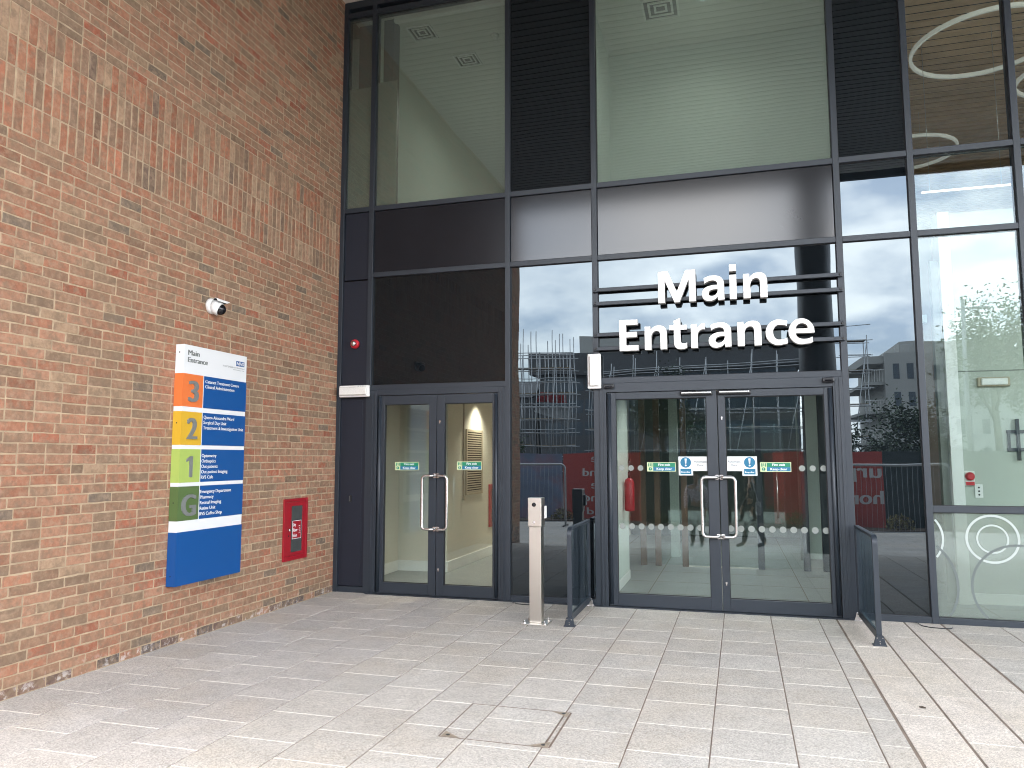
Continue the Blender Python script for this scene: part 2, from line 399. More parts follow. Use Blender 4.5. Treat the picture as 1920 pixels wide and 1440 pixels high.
def text_flat(mb, txt, o, U, V, N, h, w, thick, mi, mi_side, align, ref):
    """flat lettering on a plane: baseline origin o, directions U (along) V (up) N (out); h = cap height; w forces width"""
    vs, fs = text_raw(txt); o, U, V, N = Vector(o), Vector(U), Vector(V), Vector(N)
    rv, _ = text_raw(ref); ch = max(p[1] for p in rv)
    x0 = min(p[0] for p in vs); x1 = max(p[0] for p in vs)
    sy = h / ch; sx = sy if w is None else w / (x1 - x0)
    off = {'l': -x0, 'c': -(x0 + x1) / 2, 'r': -x1}[align]
    P = lambda p, d: o + U * ((p[0] + off) * sx) + V * (p[1] * sy) + N * d
    if not thick:
        mb.add([P(p, 0) for p in vs], fs, mi); return mb
    k = len(vs); ed = {}
    for f in fs:
        for i in range(len(f)):
            a, b = f[i], f[(i + 1) % len(f)]; ed[(a, b)] = ed.get((a, b), 0) + 1
    rim = [(a, b) for (a, b) in ed if (b, a) not in ed]
    allv = [P(p, thick) for p in vs] + [P(p, 0) for p in vs]
    mb.add(allv, fs, mi)
    mb.add(allv, [tuple(k + i for i in reversed(f)) for f in fs], mi if mi_side is None else mi_side)
    mb.add(allv, [(a, k + a, k + b, b) for a, b in rim], mi if mi_side is None else mi_side)
    return mb


def ell(cx, cy, rx, ry, a0, a1, n=14): return [(cx + rx * math.cos(R(a0 + (a1 - a0) * i / n)), cy + ry * math.sin(R(a0 + (a1 - a0) * i / n))) for i in range(n + 1)]
def smooth(P, n=5, closed=False):
    out = []; k = len(P)
    for i in range(k if closed else k - 1):
        if closed: a, b, c, d = P[i - 1], P[i], P[(i + 1) % k], P[(i + 2) % k]
        else: a, b, c, d = P[max(i - 1, 0)], P[i], P[i + 1], P[min(i + 2, k - 1)]
        for j in range(n):
            t = j / n
            out.append(tuple(.5 * (2 * b[q] + (c[q] - a[q]) * t + (2 * a[q] - 5 * b[q] + 4 * c[q] - d[q]) * t * t + (3 * b[q] - a[q] - 3 * c[q] + d[q]) * t ** 3) for q in (0, 1)))
    if not closed: out.append(P[-1])
    return out
GLYPH = {
 'M': [[(0, 0), (0, 100), (30, 100), (57, 34), (84, 100), (114, 100), (114, 0), (93.5, 0), (93.5, 70), (64.5, 0), (49.5, 0), (20.5, 70), (20.5, 0)]],
 'i': [[(0, 0), (0, 75), (20.5, 75), (20.5, 0)], [(0, 86), (0, 107), (20.5, 107), (20.5, 86)]],
 'n': [[(0, 0), (0, 75), (18.5, 75), (18.5, 63)] + smooth([(18.5, 63), (24, 70), (33, 75.5), (46, 77), (58, 74), (66, 65), (69, 50)]) + [(69, 0), (48.5, 0)] + smooth([(48.5, 44), (47, 54), (41, 59.5), (33, 59.5), (25, 54), (20.5, 43)]) + [(20.5, 0)]],
 'r': [[(0, 0), (0, 75), (18.5, 75), (18.5, 60)] + smooth([(18.5, 60), (24, 69), (31, 75), (37, 76.5), (43, 76.5)]) + [(43, 57.5)] + smooth([(43, 57.5), (35, 58), (27, 55), (22, 48), (20.5, 38)]) + [(20.5, 0)]],
 'E': [[(0, 0), (0, 100), (58, 100), (58, 83), (21, 83), (21, 60), (55, 60), (55, 43), (21, 43), (21, 17), (60, 17), (60, 0)]],
 't': [[(0, 75), (14, 75), (14, 90), (34.5, 97), (34.5, 75), (54, 75), (54, 59.5), (34.5, 59.5)] + smooth([(34.5, 27), (36, 19.5), (42, 16), (49, 16.5), (54, 18.5)]) + smooth([(54, 2.5), (45, -1), (35, -2), (23, 1), (16.5, 8), (14, 20)]) + [(14, 59.5), (0, 59.5)]],
 'c': [[(61.5, 72.5)] + ell(36, 37.5, 36, 39.5, 72, 288, 26) + [(61.5, 2.0), (60, 19.5)] + smooth([(60, 19.5), (50, 15.5), (40, 14.8)]) + ell(38, 37.5, 17, 23, 262, 98, 16) + smooth([(40, 60), (50, 59.5), (60, 55.5)])],
 'e': [ell(36.5, 37.5, 36.5, 39.5, 0, 285, 34) + smooth([(55, -0.5), (62, 1.2), (68, 4.2)]) + smooth([(67, 20), (57, 15), (47, 13.4), (38, 14), (28, 18), (22, 25), (20.2, 32)]) + [(73, 32)], ell(38, 46, 17, 16, 0, 180, 16)],
 'a': [[(66, 0), (66, 47)] + smooth([(66, 47), (64, 60), (57, 70), (46, 75.5), (33, 77), (18, 75), (6.5, 70)]) + smooth([(7.5, 53), (17, 58.5), (29, 61.5), (38, 60.5), (44, 56), (46, 48)]) + smooth([(46, 46.8), (34, 46.8), (20, 44.5), (9, 39), (2.5, 31), (0, 21), (2.5, 9), (10, 1), (20, -1.8), (31, -0.8), (39, 3), (46.6, 10.5)]) + [(47.4, 0)], smooth([(46, 33.5), (34, 33.2), (25, 30.5), (20.5, 24), (21, 17.5), (27, 13), (35, 14), (42, 18.5), (46, 26)], 5, True)],
 '1': [[(0, 74), (4, 88), (30, 100), (48, 100), (48, 0), (27, 0), (27, 82), (13, 78)]],
}
def glyph_raw(ch):
    cu = bpy.data.curves.new('glyph', 'CURVE'); cu.dimensions = '2D'; cu.fill_mode = 'FRONT'
    for poly in GLYPH[ch]:
        P = [p for i, p in enumerate(poly) if math.dist(p, poly[i - 1]) > 1e-3]
        sp = cu.splines.new('POLY'); sp.points.add(len(P) - 1); sp.use_cyclic_u = True
        for q, p in zip(sp.points, P): q.co = (p[0] / 100, p[1] / 100, 0, 1)
    ob = bpy.data.objects.new('glyph', cu); COL.objects.link(ob); bpy.context.view_layer.update()
    me = bpy.data.meshes.new_from_object(ob)
    bm = bmesh.new(); bm.from_mesh(me); bmesh.ops.remove_doubles(bm, verts=bm.verts, dist=1e-5); bmesh.ops.recalc_face_normals(bm, faces=bm.faces); bm.to_mesh(me); bm.free()
    vs = [tuple(v.co) for v in me.vertices]; fs = [tuple(p.vertices) for p in me.polygons]
    fs = [f if (vs[f[1]][0] - vs[f[0]][0]) * (vs[f[2]][1] - vs[f[0]][1]) - (vs[f[2]][0] - vs[f[0]][0]) * (vs[f[1]][1] - vs[f[0]][1]) > 0 else tuple(reversed(f)) for f in fs]
    bpy.data.objects.remove(ob); bpy.data.curves.remove(cu); bpy.data.meshes.remove(me)
    return vs, fs
for ch in GLYPH: _tc['*' + ch] = glyph_raw(ch)
_tc['*ref'] = ([(0, 0, 0), (1, 1, 0)], [])

X, Y, Z = Vector((1, 0, 0)), Vector((0, 1, 0)), Vector((0, 0, 1))
def gz(y): return 0.0 if y > -5.4 else (-0.33 if y < -8.6 else -0.33 * (y + 4.9) / (-3.7))

# ------------------------------------------------------------------ ground and paving
g = MB(); g.add([(-400, -400, -0.46), (400, -400, -0.46), (400, 400, -0.46), (-400, 400, -0.46)], [(0, 1, 2, 3)])
struct(g.build('ground', 'asphalt'))
def slab_sheet():
    mb = MB(); mb.tint = []
    rnd = random.Random(3)
    GAP = 0.0038
    cols = [(0.0, 0.53, -0.436), (0.53, 0.98, -0.195), (0.98, 1.43, -0.43), (1.43, 1.885, -0.2), (1.885, 2.345, -0.41), (2.345, 2.79, -0.17),
            (2.79, 3.245, -0.385), (3.245, 3.705, -0.15), (3.705, 4.16, -0.19), (4.16, 4.612, -0.43), (4.612, 5.066, -0.40), (5.066, 5.52, -0.235), (5.52, 5.690, -0.42),
            (5.702, 6.005, -0.30), (6.012, 6.31, -0.72), (6.318, 6.636, -0.5), (6.650, 7.15, -0.40), (7.15, 7.6, -0.2), (7.6, 8.05, -0.42), (8.05, 8.5, -0.2), (8.5, 8.95, -0.42), (8.95, 9.4, -0.2),
            (9.4, 9.85, -0.42), (9.85, 10.3, -0.2), (10.3, 10.75, -0.42), (10.75, 11.2, -0.2), (11.2, 11.65, -0.42), (11.65, 12.1, -0.2), (12.1, 12.55, -0.42), (12.55, 13.0, -0.2)]
    def face(vs, fs, c, mi):
        mb.add(vs, fs, mi); mb.tint.extend([c] * len(fs))
    SK = 0.009                                   # the joints run slightly off square
    for ci, (x0, x1, off) in enumerate(cols):
        band = 13 <= ci <= 15
        step = 0.9 if band else 0.4535
        ys = [0.0]; y = off
        while y > -5.4:
            ys.append(y); y -= step
        ys.append(-5.4)
        for k in range(len(ys) - 1):
            a, b = ys[k + 1], ys[k]
            if b - a < 0.03: continue
            t = rnd.gauss(0, 0.035); w = rnd.gauss(0, 0.0025)
            if band: c = (0.58 * (1 + t), 0.53 * (1 + t), 0.475 * (1 + t) - w)
            else: c = (0.475 * (1 + t) + w, 0.447 * (1 + t), 0.408 * (1 + t) - w)
            if ci < 4: c = (c[0] * 0.96, c[1] * 0.96, c[2] * 0.985)
            gx, gy = GAP, (0.002 if band else 0.004)
            h = rnd.uniform(-0.0006, 0.0006)
            e = 0.0025
            X0, X1, Y0, Y1 = x0 + gx, x1 - gx, a + gy, b - gy
            ring = lambda q, z: [(px + SK * py, py, z) for px, py in ((X0 + q, Y0 + q), (X1 - q, Y0 + q), (X1 - q, Y1 - q), (X0 + q, Y1 - q))]
            vs = ring(e, h) + ring(0, h - e) + ring(0, -0.012)
            fs = [(0, 1, 2, 3)] + [(4 + i, 4 + (i + 1) % 4, (i + 1) % 4, i) for i in range(4)] + [(8 + i, 8 + (i + 1) % 4, 4 + (i + 1) % 4, 4 + i) for i in range(4)]
            face(vs, fs, c, 0)
            if not band:
                q = [(X0 + SK * a, a - gy - .0005, -0.0008), (X1 + SK * a, a - gy - .0005, -0.0008), (X1 + SK * a, a + gy + .0005, -0.0008), (X0 + SK * a, a + gy + .0005, -0.0008)]
                if k < len(ys) - 2: face(q, [(0, 1, 2, 3)], (0.5, 0.5, 0.5), 2)
    face([(-0.02, -5.4, -0.004), (13.0, -5.4, -0.004), (13.0, 0, -0.004), (-0.02, 0, -0.004)], [(0, 1, 2, 3)], (0.2, 0.2, 0.2), 1)
    return mb
struct(slab_sheet().build('entrance_paving', ['slab', 'joint_dark', 'joint_light']))
# outer paving falls gently away under the overhang to the street beyond
op = MB(); op.tint = []
rnd = random.Random(5)
yy = -5.4
rows = []
while yy > -14.2:
    rows.append(yy); yy -= 0.45
for i in range(len(rows) - 1):
    y1, y0 = rows[i], rows[i + 1]
    x = 0.0 + (0.225 if i % 2 else 0) - (18 if y0 < -8.7 else 0)
    while x < 24:
        t = rnd.gauss(0, 0.05); c = (0.37 * (1 + t), 0.355 * (1 + t), 0.335 * (1 + t))
        e = 0.004
        op.add([(x + e, y0 + e, gz(y0)), (x + .45 - e, y0 + e, gz(y0)), (x + .45 - e, y1 - e, gz(y1)), (x + e, y1 - e, gz(y1))], [(0, 1, 2, 3)], 0); op.tint.append(c)
        x += 0.45
n0 = len(op.f)
for (xa, ya, yb) in ((0, -8.7, -5.4), (-18, -14.2, -8.7)):
    ys = [yb, -8.6, ya] if ya == -8.7 else [yb, ya]
    for i in range(len(ys) - 1):
        op.add([(xa, ys[i + 1], gz(ys[i + 1]) - .006), (24, ys[i + 1], gz(ys[i + 1]) - .006), (24, ys[i], gz(ys[i]) - .006), (xa, ys[i], gz(ys[i]) - .006)], [(0, 1, 2, 3)], 1)
op.tint.extend([(0.2, 0.2, 0.2)] * (len(op.f) - n0))
struct(op.build('outer_paving', ['slab', 'joint_dark']))
sb = MB(); sb.box(-18, 24, -15.2, -14.2, -0.45, -0.30)
struct(sb.build('planting_bed', 'soil'))

# ------------------------------------------------------------------ brick wall
def brick_wall():
    mb = MB(); mb.tint = []
    rnd = random.Random(11)
    pal = [((0.360, 0.163, 0.100), 30), ((0.380, 0.200, 0.128), 27), ((0.320, 0.186, 0.120), 22), ((0.255, 0.168, 0.112), 12), ((0.38, 0.255, 0.165), 5), ((0.190, 0.145, 0.110), 3), ((0.360, 0.125, 0.075), 5)]
    pals = [c for c, w in pal for _ in range(w)]
    pale = [((0.36, 0.215, 0.14), 30), ((0.41, 0.27, 0.175), 12), ((0.36, 0.165, 0.10), 26), ((0.27, 0.165, 0.11), 16), ((0.20, 0.135, 0.10), 6), ((0.38, 0.15, 0.088), 16)]
    pales = [c for c, w in pale for _ in range(w)]
    def brick(y0, y1, z0, z1, proud, band):
        c = rnd.choice(pales if band else pals)
        if z1 < 0.09 and rnd.random() < .75: c = rnd.choice([(0.15, 0.10, 0.085), (0.20, 0.12, 0.095), (0.11, 0.09, 0.085)])
        t = 1 + rnd.gauss(0, 0.09); c = tuple(max(0.02, q * t * 0.90) for q in c)
        n = 4; J = 0.0022
        ring = []
        for (a, b) in (((y0, z0), (y1, z0)), ((y1, z0), (y1, z1)), ((y1, z1), (y0, z1)), ((y0, z1), (y0, z0))):
            L_ = math.hypot(b[0] - a[0], b[1] - a[1]); k = 4 if L_ > 0.12 else 2
            for i in range(k):
                f = i / k
                ring.append((a[0] + (b[0] - a[0]) * f + rnd.uniform(-J, J), a[1] + (b[1] - a[1]) * f + rnd.uniform(-J, J)))
        cy, cz = (y0 + y1) / 2, (z0 + z1) / 2
        k = len(ring); xo = proud + rnd.uniform(-0.0004, 0.0018); tl = rnd.uniform(-.007, .007); tv = rnd.uniform(-.012, .012)
        fx = lambda p: xo + (p[0] - cy) * tl + (p[1] - cz) * tv
        q = 0.0035
        fr = [(fx(p), p[0] + (q if p[0] < cy else -q), p[1] + (q if p[1] < cz else -q)) for p in ring]
        bk = [(-0.014, p[0], p[1]) for p in ring]
        md = [(fx(p) - 0.0025, p[0], p[1]) for p in ring]
        fs = [tuple(range(k))] + [(k + i, k + (i + 1) % k, (i + 1) % k, i) for i in range(k)] + [(2 * k + i, 2 * k + (i + 1) % k, k + (i + 1) % k, k + i) for i in range(k)]
        mb.add(fr + md + bk, fs, 0); mb.tint.extend([c] * len(fs))
    YE = -8.45
    def course(z, idx, odd):
        y = 0.0; first = True
        while y > YE + 0.03:
            if first:
                w = 0.1075 if odd else 0.22
                if idx % 7 == 3: w = 0.16
                first = False
            else:
                w = 0.225
                if rnd.random() < 0.05: w = 0.1125
            w = min(w, y - YE)
            jz = rnd.uniform(-.0016, .0016); g_ = 0.0054
            if w > 0.03: brick(y - w + g_ + rnd.uniform(-.001, .001), y - g_ + rnd.uniform(-.001, .001), z + 0.0053 + jz, z + 0.0697 + jz, 0.0, False)
            y -= w
    for i in range(-5, 52): course(i * 0.075, i, i % 2)
    for r_ in range(4):
        z = 3.9 + r_ * 0.225; y = 0.0
        while y > YE + 0.03:
            w = 0.075
            brick(y - w + 0.0062 + rnd.uniform(-.001, .001), y - 0.0062 + rnd.uniform(-.001, .001), z + 0.0055, z + 0.2195, 0.004 if r_ == 3 else 0.0, True); y -= w
    for i in range(38): course(4.8 + i * 0.075, i, i % 2)
    n0 = len(mb.f)
    mb.box(-0.35, -0.0024, -8.45, -0.001, -0.45, 7.62, 1)
    mb.tint.extend([(0.4, 0.3, 0.2)] * (len(mb.f) - n0))
    return mb
bw = brick_wall().build('brick_wall', ['brick', 'mortar'])
tag(bw, 'tall red multi brick wall with a band of upright soldier bricks', 'wall')

# ------------------------------------------------------------------ overhanging upper storey
oh = thing('overhanging_storey', 'upper storey overhanging the entrance court with slatted pale soffit', 'building', (6, -4, 7.6))
m = MB(); m.box(-8, 18, -8.45, 14, 7.78, 13.5); m.build('upper_wall', 'render', oh)
m = MB()
y = -0.34
while y > -8.2:
    m.box(-0.0, 16, y - 0.122, y, 7.60, 7.64, 0); y -= 0.15
m.box(-0.0, 16, -0.32, 0.1, 7.602, 7.644, 2)
m.box(-0.35, 16, -8.3, 0.1, 7.645, 7.70, 1)
m.build('soffit', ['soffit', 'shadow_gap', 'soffit_trim'], oh)
m = MB(); m.box(-8, 18, -8.55, -8.455, 7.5, 8.2); m.build('fascia', 'frame', oh)
m = MB(); m.box(-8, 18, 13.7, 13.9, -0.4, 7.7); m.box(-8.2, -8.0, -8.4, 13.7, -0.4, 7.7); m.box(18.0, 18.2, 0.1, 13.7, -0.4, 7.7); m.box(-7.99, -0.352, -8.44, -8.24, -0.4, 7.7); m.build('outer_wall', 'render', oh)
col_ = MB(); col_.cyl((6.47, -8.05, -0.32), (6.47, -8.05, 7.6), 0.345, n=36)
tag(col_.build('support_column', 'column'), 'thick round dark column holding up the overhang, mirrored in the glass', 'column')

# ------------------------------------------------------------------ glazed facade
fa = thing('glazed_facade', 'dark grey aluminium and glass curtain wall with two double doors', 'facade', (4, 0, 0))
MX = [0.44, 2.237, 3.283, 5.883, 6.596, 7.564, 8.53, 9.50, 10.47, 11.44, 12.6]
XL = [0.03] + MX
HW = 0.031
FY = -0.042
def mull(x, z0=0.0, z1=7.50, w=HW):
    m = MB(); m.box(x - w, x + w, FY, 0.09, z0, z1); m.build('mullion', 'frame', fa, bevel=0.003)
mull(0.03, 0, 7.5, 0.028)
for x in MX: mull(x)
def trans(i, z0, z1, x0=None, x1=None):
    a = (XL[i] + (0.029 if i == 0 else HW + .0003)) if x0 is None else x0; b = (XL[i + 1] - HW - .0003) if x1 is None else x1
    m = MB(); m.box(a, b, FY + 0.004, 0.085, z0, z1); m.build('transom', 'frame', fa, bevel=0.003)
ZA0, ZA1, ZB0, ZB1, ZC0, ZC1 = 4.735, 4.797, 3.877, 3.937, 2.452, 2.516
def pane(i, z0, z1, mat, name='glass_pane'):
    a = XL[i] + (0.029 if i == 0 else HW); b = XL[i + 1] - HW
    m = MB(); m.box(a - .012, b + .012, 0.0, 0.022, z0 - .012, z1 + .012); m.build(name, mat, fa)
    k = MB(); q = 0.007
    for (c, d, e, f) in ((a, a + q, z0, z1), (b - q, b, z0, z1), (a + q, b - q, z0, z0 + q), (a + q, b - q, z1 - q, z1)): k.box(c, d, -0.006, -0.0005, e, f)
    k.build('gasket', 'gasket', fa)
def panel(i, z0, z1, mat='panel'):
    a = XL[i] + (0.029 if i == 0 else HW); b = XL[i + 1] - HW
    m = MB(); m.box(a + .004, b - .004, -0.014, 0.02, z0 + .004, z1 - .004); m.build('spandrel_panel', mat, fa, bevel=0.004)
    k = MB(); k.box(a - .01, b + .01, 0.021, 0.04, z0 - .01, z1 + .01); k.build('panel_backing', 'gasket', fa)
for i in range(len(XL) - 1):
    trans(i, 7.37, 7.44); trans(i, ZA0, ZA1)
    if i: trans(i, ZB0, ZB1)
    up = 'glass_low' if i in (2, 4) else ('glass_upper' if i < 4 else 'glass_clear')
    pane(i, ZA1, 7.37, up)
    if i in (0, 1, 2, 3): panel(i, (3.86 if i == 0 else ZB1), ZA0, 'dark_panel' if i == 0 else ('panel_dim' if i == 1 else 'panel'))
    else: pane(i, ZB1, ZA0, 'glass_dark' if i == 4 else 'glass_clear')
    if i in (1, 3):
        trans(i, ZC0, ZC1); pane(i, ZC1, ZB0, 'glass_low' if i == 1 else 'glass_dark')
    elif i in (2, 4):
        trans(i, 0.0, 0.062); pane(i, 0.062, ZB0, 'glass_dark')
    elif i > 4:
        trans(i, 0.0, 0.058); trans(i, 1.075, 1.139); pane(i, 1.139, ZB0, 'glass_clear'); pane(i, 0.058, 1.075, 'glass_film')
m = MB(); m.box(0.0, 12.6, -0.03, 0.09, 7.505, 7.597); m.build('head_trim', 'frame', fa)
# tall flat pilaster panels beside the brick corner
m = MB(); m.box(0.06, 0.406, -0.020, 0.02, 0.075, 2.40); m.box(0.06, 0.406, -0.020, 0.02, 2.404, 3.845); m.build('pilaster_panel', 'dark_panel', fa, bevel=0.003)
m = MB(); m.box(0.11, 0.36, -0.026, -0.0205, 0.11, 2.33); m.build('access_panel', 'dark_panel', fa, bevel=0.002)
m = MB(); m.box(0.06, 0.408, -0.03, 0.02, 0.0, 0.07); m.build('plinth', 'frame', fa, bevel=0.002)
m = MB(); m.box(0.059, 0.408, 0.0205, 0.05, 0.0, 3.87); m.build('panel_backing', 'gasket', fa)
# privacy film on the inside of the first upper panes
m = MB(); m.box(0.062, 0.405, 0.030, 0.033, 4.81, 6.42); m.box(0.475, 0.74, 0.030, 0.033, 4.81, 6.46); m.build('privacy_film', glass('privacy_film', (0.8, 0.85, 0.8), 0.02, film=((0.42, 0.46, 0.40), 0.6)), fa)
# ring patterns printed on the lower panes
def ring_flat(mb, cx, cz, r, w, y, mi=0, n=64):
    v = []
    for k in range(n):
        a = 2 * math.pi * k / n
        v += [(cx + r * math.cos(a), y, cz + r * math.sin(a)), (cx + (r - w) * math.cos(a), y, cz + (r - w) * math.sin(a))]
    mb.add(v, [(2 * k, 2 * k + 1, (2 * k + 3) % (2 * n), (2 * k + 2) % (2 * n)) for k in range(n)], mi)
m = MB()
ring_flat(m, 7.14, 0.825, 0.235, 0.022, -0.0008, 0); ring_flat(m, 7.14, 0.825, 0.14, 0.016, -0.0008, 0)
for (cx, cz, r, w, mi, a, b) in ((7.35, 0.36, 0.42, 0.022, 1, 6.63, 7.53), (6.42, 0.82, 0.30, 0.020, 0, 6.63, 7.53), (6.30, 0.36, 0.53, 0.022, 1, 6.63, 7.53)):
    n = 120; pts = []
    for k in range(n):
        t0, t1 = 2 * math.pi * k / n, 2 * math.pi * (k + 1) / n
        q = [(cx + rr * math.cos(t), cz + rr * math.sin(t)) for rr, t in ((r, t0), (r - w, t0), (r - w, t1), (r, t1))]
        if all(a < p[0] < b and 0.06 < p[1] < 1.07 for p in q): m.add([(p[0], -0.0012 if mi else -0.0008, p[1]) for p in reversed(q)], [(0, 1, 2, 3)], mi)
m.build('ring_decals', [pbr('pale_decal', (0.42, 0.46, 0.44), 0.8, spec=0.1), pbr('grey_decal', (0.14, 0.16, 0.155), 0.8, spec=0.1)], fa)

# doors (parts of the facade) -------------------------------------------------
def frame_rect(mb, x0, x1, z0, z1, l, r_, b, t, y0, y1):
    mb.box(x0, x0 + l, y0, y1, z0, z1); mb.box(x1 - r_, x1, y0, y1, z0, z1)
    mb.box(x0 + l, x1 - r_, y0 + .0015, y1 - .0015, z0, z0 + b); mb.box(x0 + l, x1 - r_, y0 + .0015, y1 - .0015, z1 - t, z1)
def door(x0, x1, top, gl, gr, hinge, hx, lock, bar=None):
    m = MB(); frame_rect(m, x0, x1, 0.012, top, gl - x0, x1 - gr, 0.128, top - 2.27, -0.034, 0.03)
    d = m.build('door', 'frame', fa, bevel=0.003)
    k = MB(); k.box(gl - .01, gr + .01, 0.0, 0.022, 0.13, 2.28); k.build('door_glass', 'glass_clear', d)
    k = MB(); q = .007
    for (a, b, c, e) in ((gl, gl + q, .14, 2.27), (gr - q, gr, .14, 2.27), (gl + q, gr - q, .14, .147), (gl + q, gr - q, 2.263, 2.27)): k.box(a, b, -.012, -.0008, c, e)
    k.build('gasket', 'gasket', d)
    zt, zb, s = 1.41, 0.785, -1 if hx < lock else 1
    stem = (lock + (-0.018 if hx < lock else 0.018))
    P = [(stem, -0.034, zt), (stem, -0.065, zt)]
    dirx = -1 if hx < lock else 1
    for a in range(0, 91, 18): P.append((stem + dirx * (0.03 - 0.03 * math.cos(R(a))), -0.065 - 0.03 * math.sin(R(a)), zt))
    for a in range(0, 91, 18): P.append((hx - dirx * 0.045 + dirx * 0.045 * math.sin(R(a)), -0.095, zt - 0.045 + 0.045 * math.cos(R(a))))
    for a in range(0, 91, 18): P.append((hx - dirx * 0.045 + dirx * 0.045 * math.cos(R(a)), -0.095, zb + 0.045 - 0.045 * math.sin(R(a))))
    for a in range(0, 91, 18): P.append((stem + dirx * (0.03 - 0.03 * math.sin(R(a))), -0.065 - 0.03 * math.cos(R(a)), zb))
    P.append((stem, -0.034, zb))
    h = MB(); h.tube(P, 0.0165, 14); h.lathe([(0.028, 0), (0.028, 0.006)], (stem, -0.041, zt), 'y'); h.lathe([(0.028, 0), (0.028, 0.006)], (stem, -0.041, zb), 'y')
    h.build('pull_handle', 'steel_bright', d)
    fg = MB(); gx = x0 + 0.026 if hinge == 'l' else x1 - 0.026
    fg.cyl((gx, -0.036, 0.03), (gx, -0.036, top - 0.01), 0.021, n=18); fg.build('finger_guard', 'frame', d)
    if bar:
        b = MB(); b.box(bar[0], bar[1], -0.075, -0.0345, 2.292, 2.338); b.build('safety_sensor', 'black', d, bevel=0.012)
        b = MB(); b.box(bar[0] + .016, bar[1] - .016, -0.0825, -0.0755, 2.312, 2.330); b.build('sensor_cover', 'steel_bright', d, bevel=0.006)
    return d
def keyhole(d, x, z):
    k = MB(); k.lathe([(0.011, 0), (0.011, 0.006), (.008, .009)], (x, -0.0435, z), 'y', 14); k.box(x - .006, x + .006, -0.0415, -0.0345, z - .026, z); k.build('lock_cylinder', 'steel_bright', d)
# narrow pair
d1 = door(0.575, 1.345, 2.38, 0.663, 1.25, 'l', 1.193, 1.345)
d2 = door(1.352, 2.122, 2.38, 1.447, 2.05, 'r', 1.508, 1.352)
keyhole(d2, 1.392, 2.057); keyhole(d2, 1.385, 0.32)
m = MB()
m.box(0.4715, 0.570, -0.052, 0.06, 0, 2.45); m.box(2.127, 2.2055, -0.052, 0.06, 0, 2.45); m.box(0.571, 2.126, -0.050, 0.06, 2.385, 2.4515)
m.box(0.50, 0.515, -0.060, -0.0521, 0, 2.44); m.box(0.54, 0.552, -0.060, -0.0521, 0, 2.40); m.box(2.145, 2.157, -0.060, -0.0521, 0, 2.40); m.box(2.18, 2.192, -0.060, -0.0521, 0, 2.44)
m.build('door_frame', 'frame', fa, bevel=0.002)
# wide automatic pair
d3 = door(3.400, 4.592, 2.345, 3.497, 4.481, 'l', 4.412, 4.592, bar=(4.205, 4.549))
d4 = door(4.600, 5.752, 2.345, 4.674, 5.668, 'r', 4.758, 4.600, bar=(4.603, 4.945))
keyhole(d4, 4.640, 2.047); keyhole(d4, 4.640, 0.305)
m = MB()
m.box(3.3145, 3.394, -0.052, 0.06, 0, 2.4515); m.box(5.758, 5.8515, -0.052, 0.06, 0, 2.4515); m.box(3.395, 5.757, -0.050, 0.06, 2.350, 2.4515)
m.box(3.326, 3.338, -0.060, -0.0521, 0, 2.44); m.box(3.362, 3.374, -0.060, -0.0521, 0, 2.40); m.box(5.778, 5.790, -0.060, -0.0521, 0, 2.40); m.box(5.815, 5.828, -0.060, -0.0521, 0, 2.44)
m.build('door_frame', 'frame', fa, bevel=0.002)
for d, xs in ((d3, [3.55 + 0.1045 * k for k in range(9)]), (d4, [4.70 + 0.1045 * k for k in range(10)])):
    k = MB()
    for x in xs: k.lathe([(0.033, 0), (0.033, 0.0012)], (x, -0.0014, 0.868), 'y', 24)
    for x in xs:
        if x < 3.80 or x > 5.33: k.lathe([(0.031, 0), (0.031, 0.0012)], (x, -0.0014, 1.505), 'y', 24)
    k.build('marker_dots', pbr('frosted_dot', (0.25, 0.27, 0.25), 0.8, spec=0.1), d)
m = MB(); m.box(0.46, 5.86, -0.09, -0.036, 0.0005, 0.010); m.build('threshold', 'frame', fa)

# ------------------------------------------------------------------ entrance sign
es = thing('entrance_sign', 'big white raised lettering reading Main Entrance on four dark rails over the doors', 'sign', (4.58, -0.12, 3.2))
for z in (3.52, 3.362, 3.003, 2.845):
    m = MB(); m.box(3.262, 5.89, -0.083, -0.0475, z - 0.021, z + 0.021); r_ = m.build('rail', 'frame', es, bevel=0.003)
    m = MB()
    for x in (3.29, 5.872):
        m.lathe([(0.013, 0), (0.013, -0.006), (0.008, -0.010)], (x, -0.083, z), 'y', 12)
    m.build('bolt', 'black', r_)
for x in (3.283, 5.883):
    m = MB()
    for z in (3.52, 3.362, 3.003, 2.845): m.box(x - .02, x + .02, -0.0473, -0.0425, z - .019, z + .019)
    m.build('bracket', 'black', es)
def letter(ch, x0, x1, z, cap):
    m = MB(); text_add(m, '*' + ch, (x0, -0.0842, z), X, Z, -Y, h=cap, w=x1 - x0, thick=0.08, mi=0, mi_side=1, ref='*ref')
    m.build('letter', ['letter_white', 'letter_edge'], es)
for ch, a, b in (('M', 4.006, 4.408), ('a', 4.472, 4.706), ('i', 4.762, 4.834), ('n', 4.902, 5.146)): letter(ch, a, b, 3.308, 0.352)
for ch, a, b in (('E', 3.572, 3.780), ('n', 3.850, 4.090), ('t', 4.116, 4.303), ('r', 4.346, 4.494), ('a', 4.530, 4.764), ('n', 4.828, 5.070), ('c', 5.112, 5.330), ('e', 5.340, 5.592)): letter(ch, a, b, 2.796, 0.345)

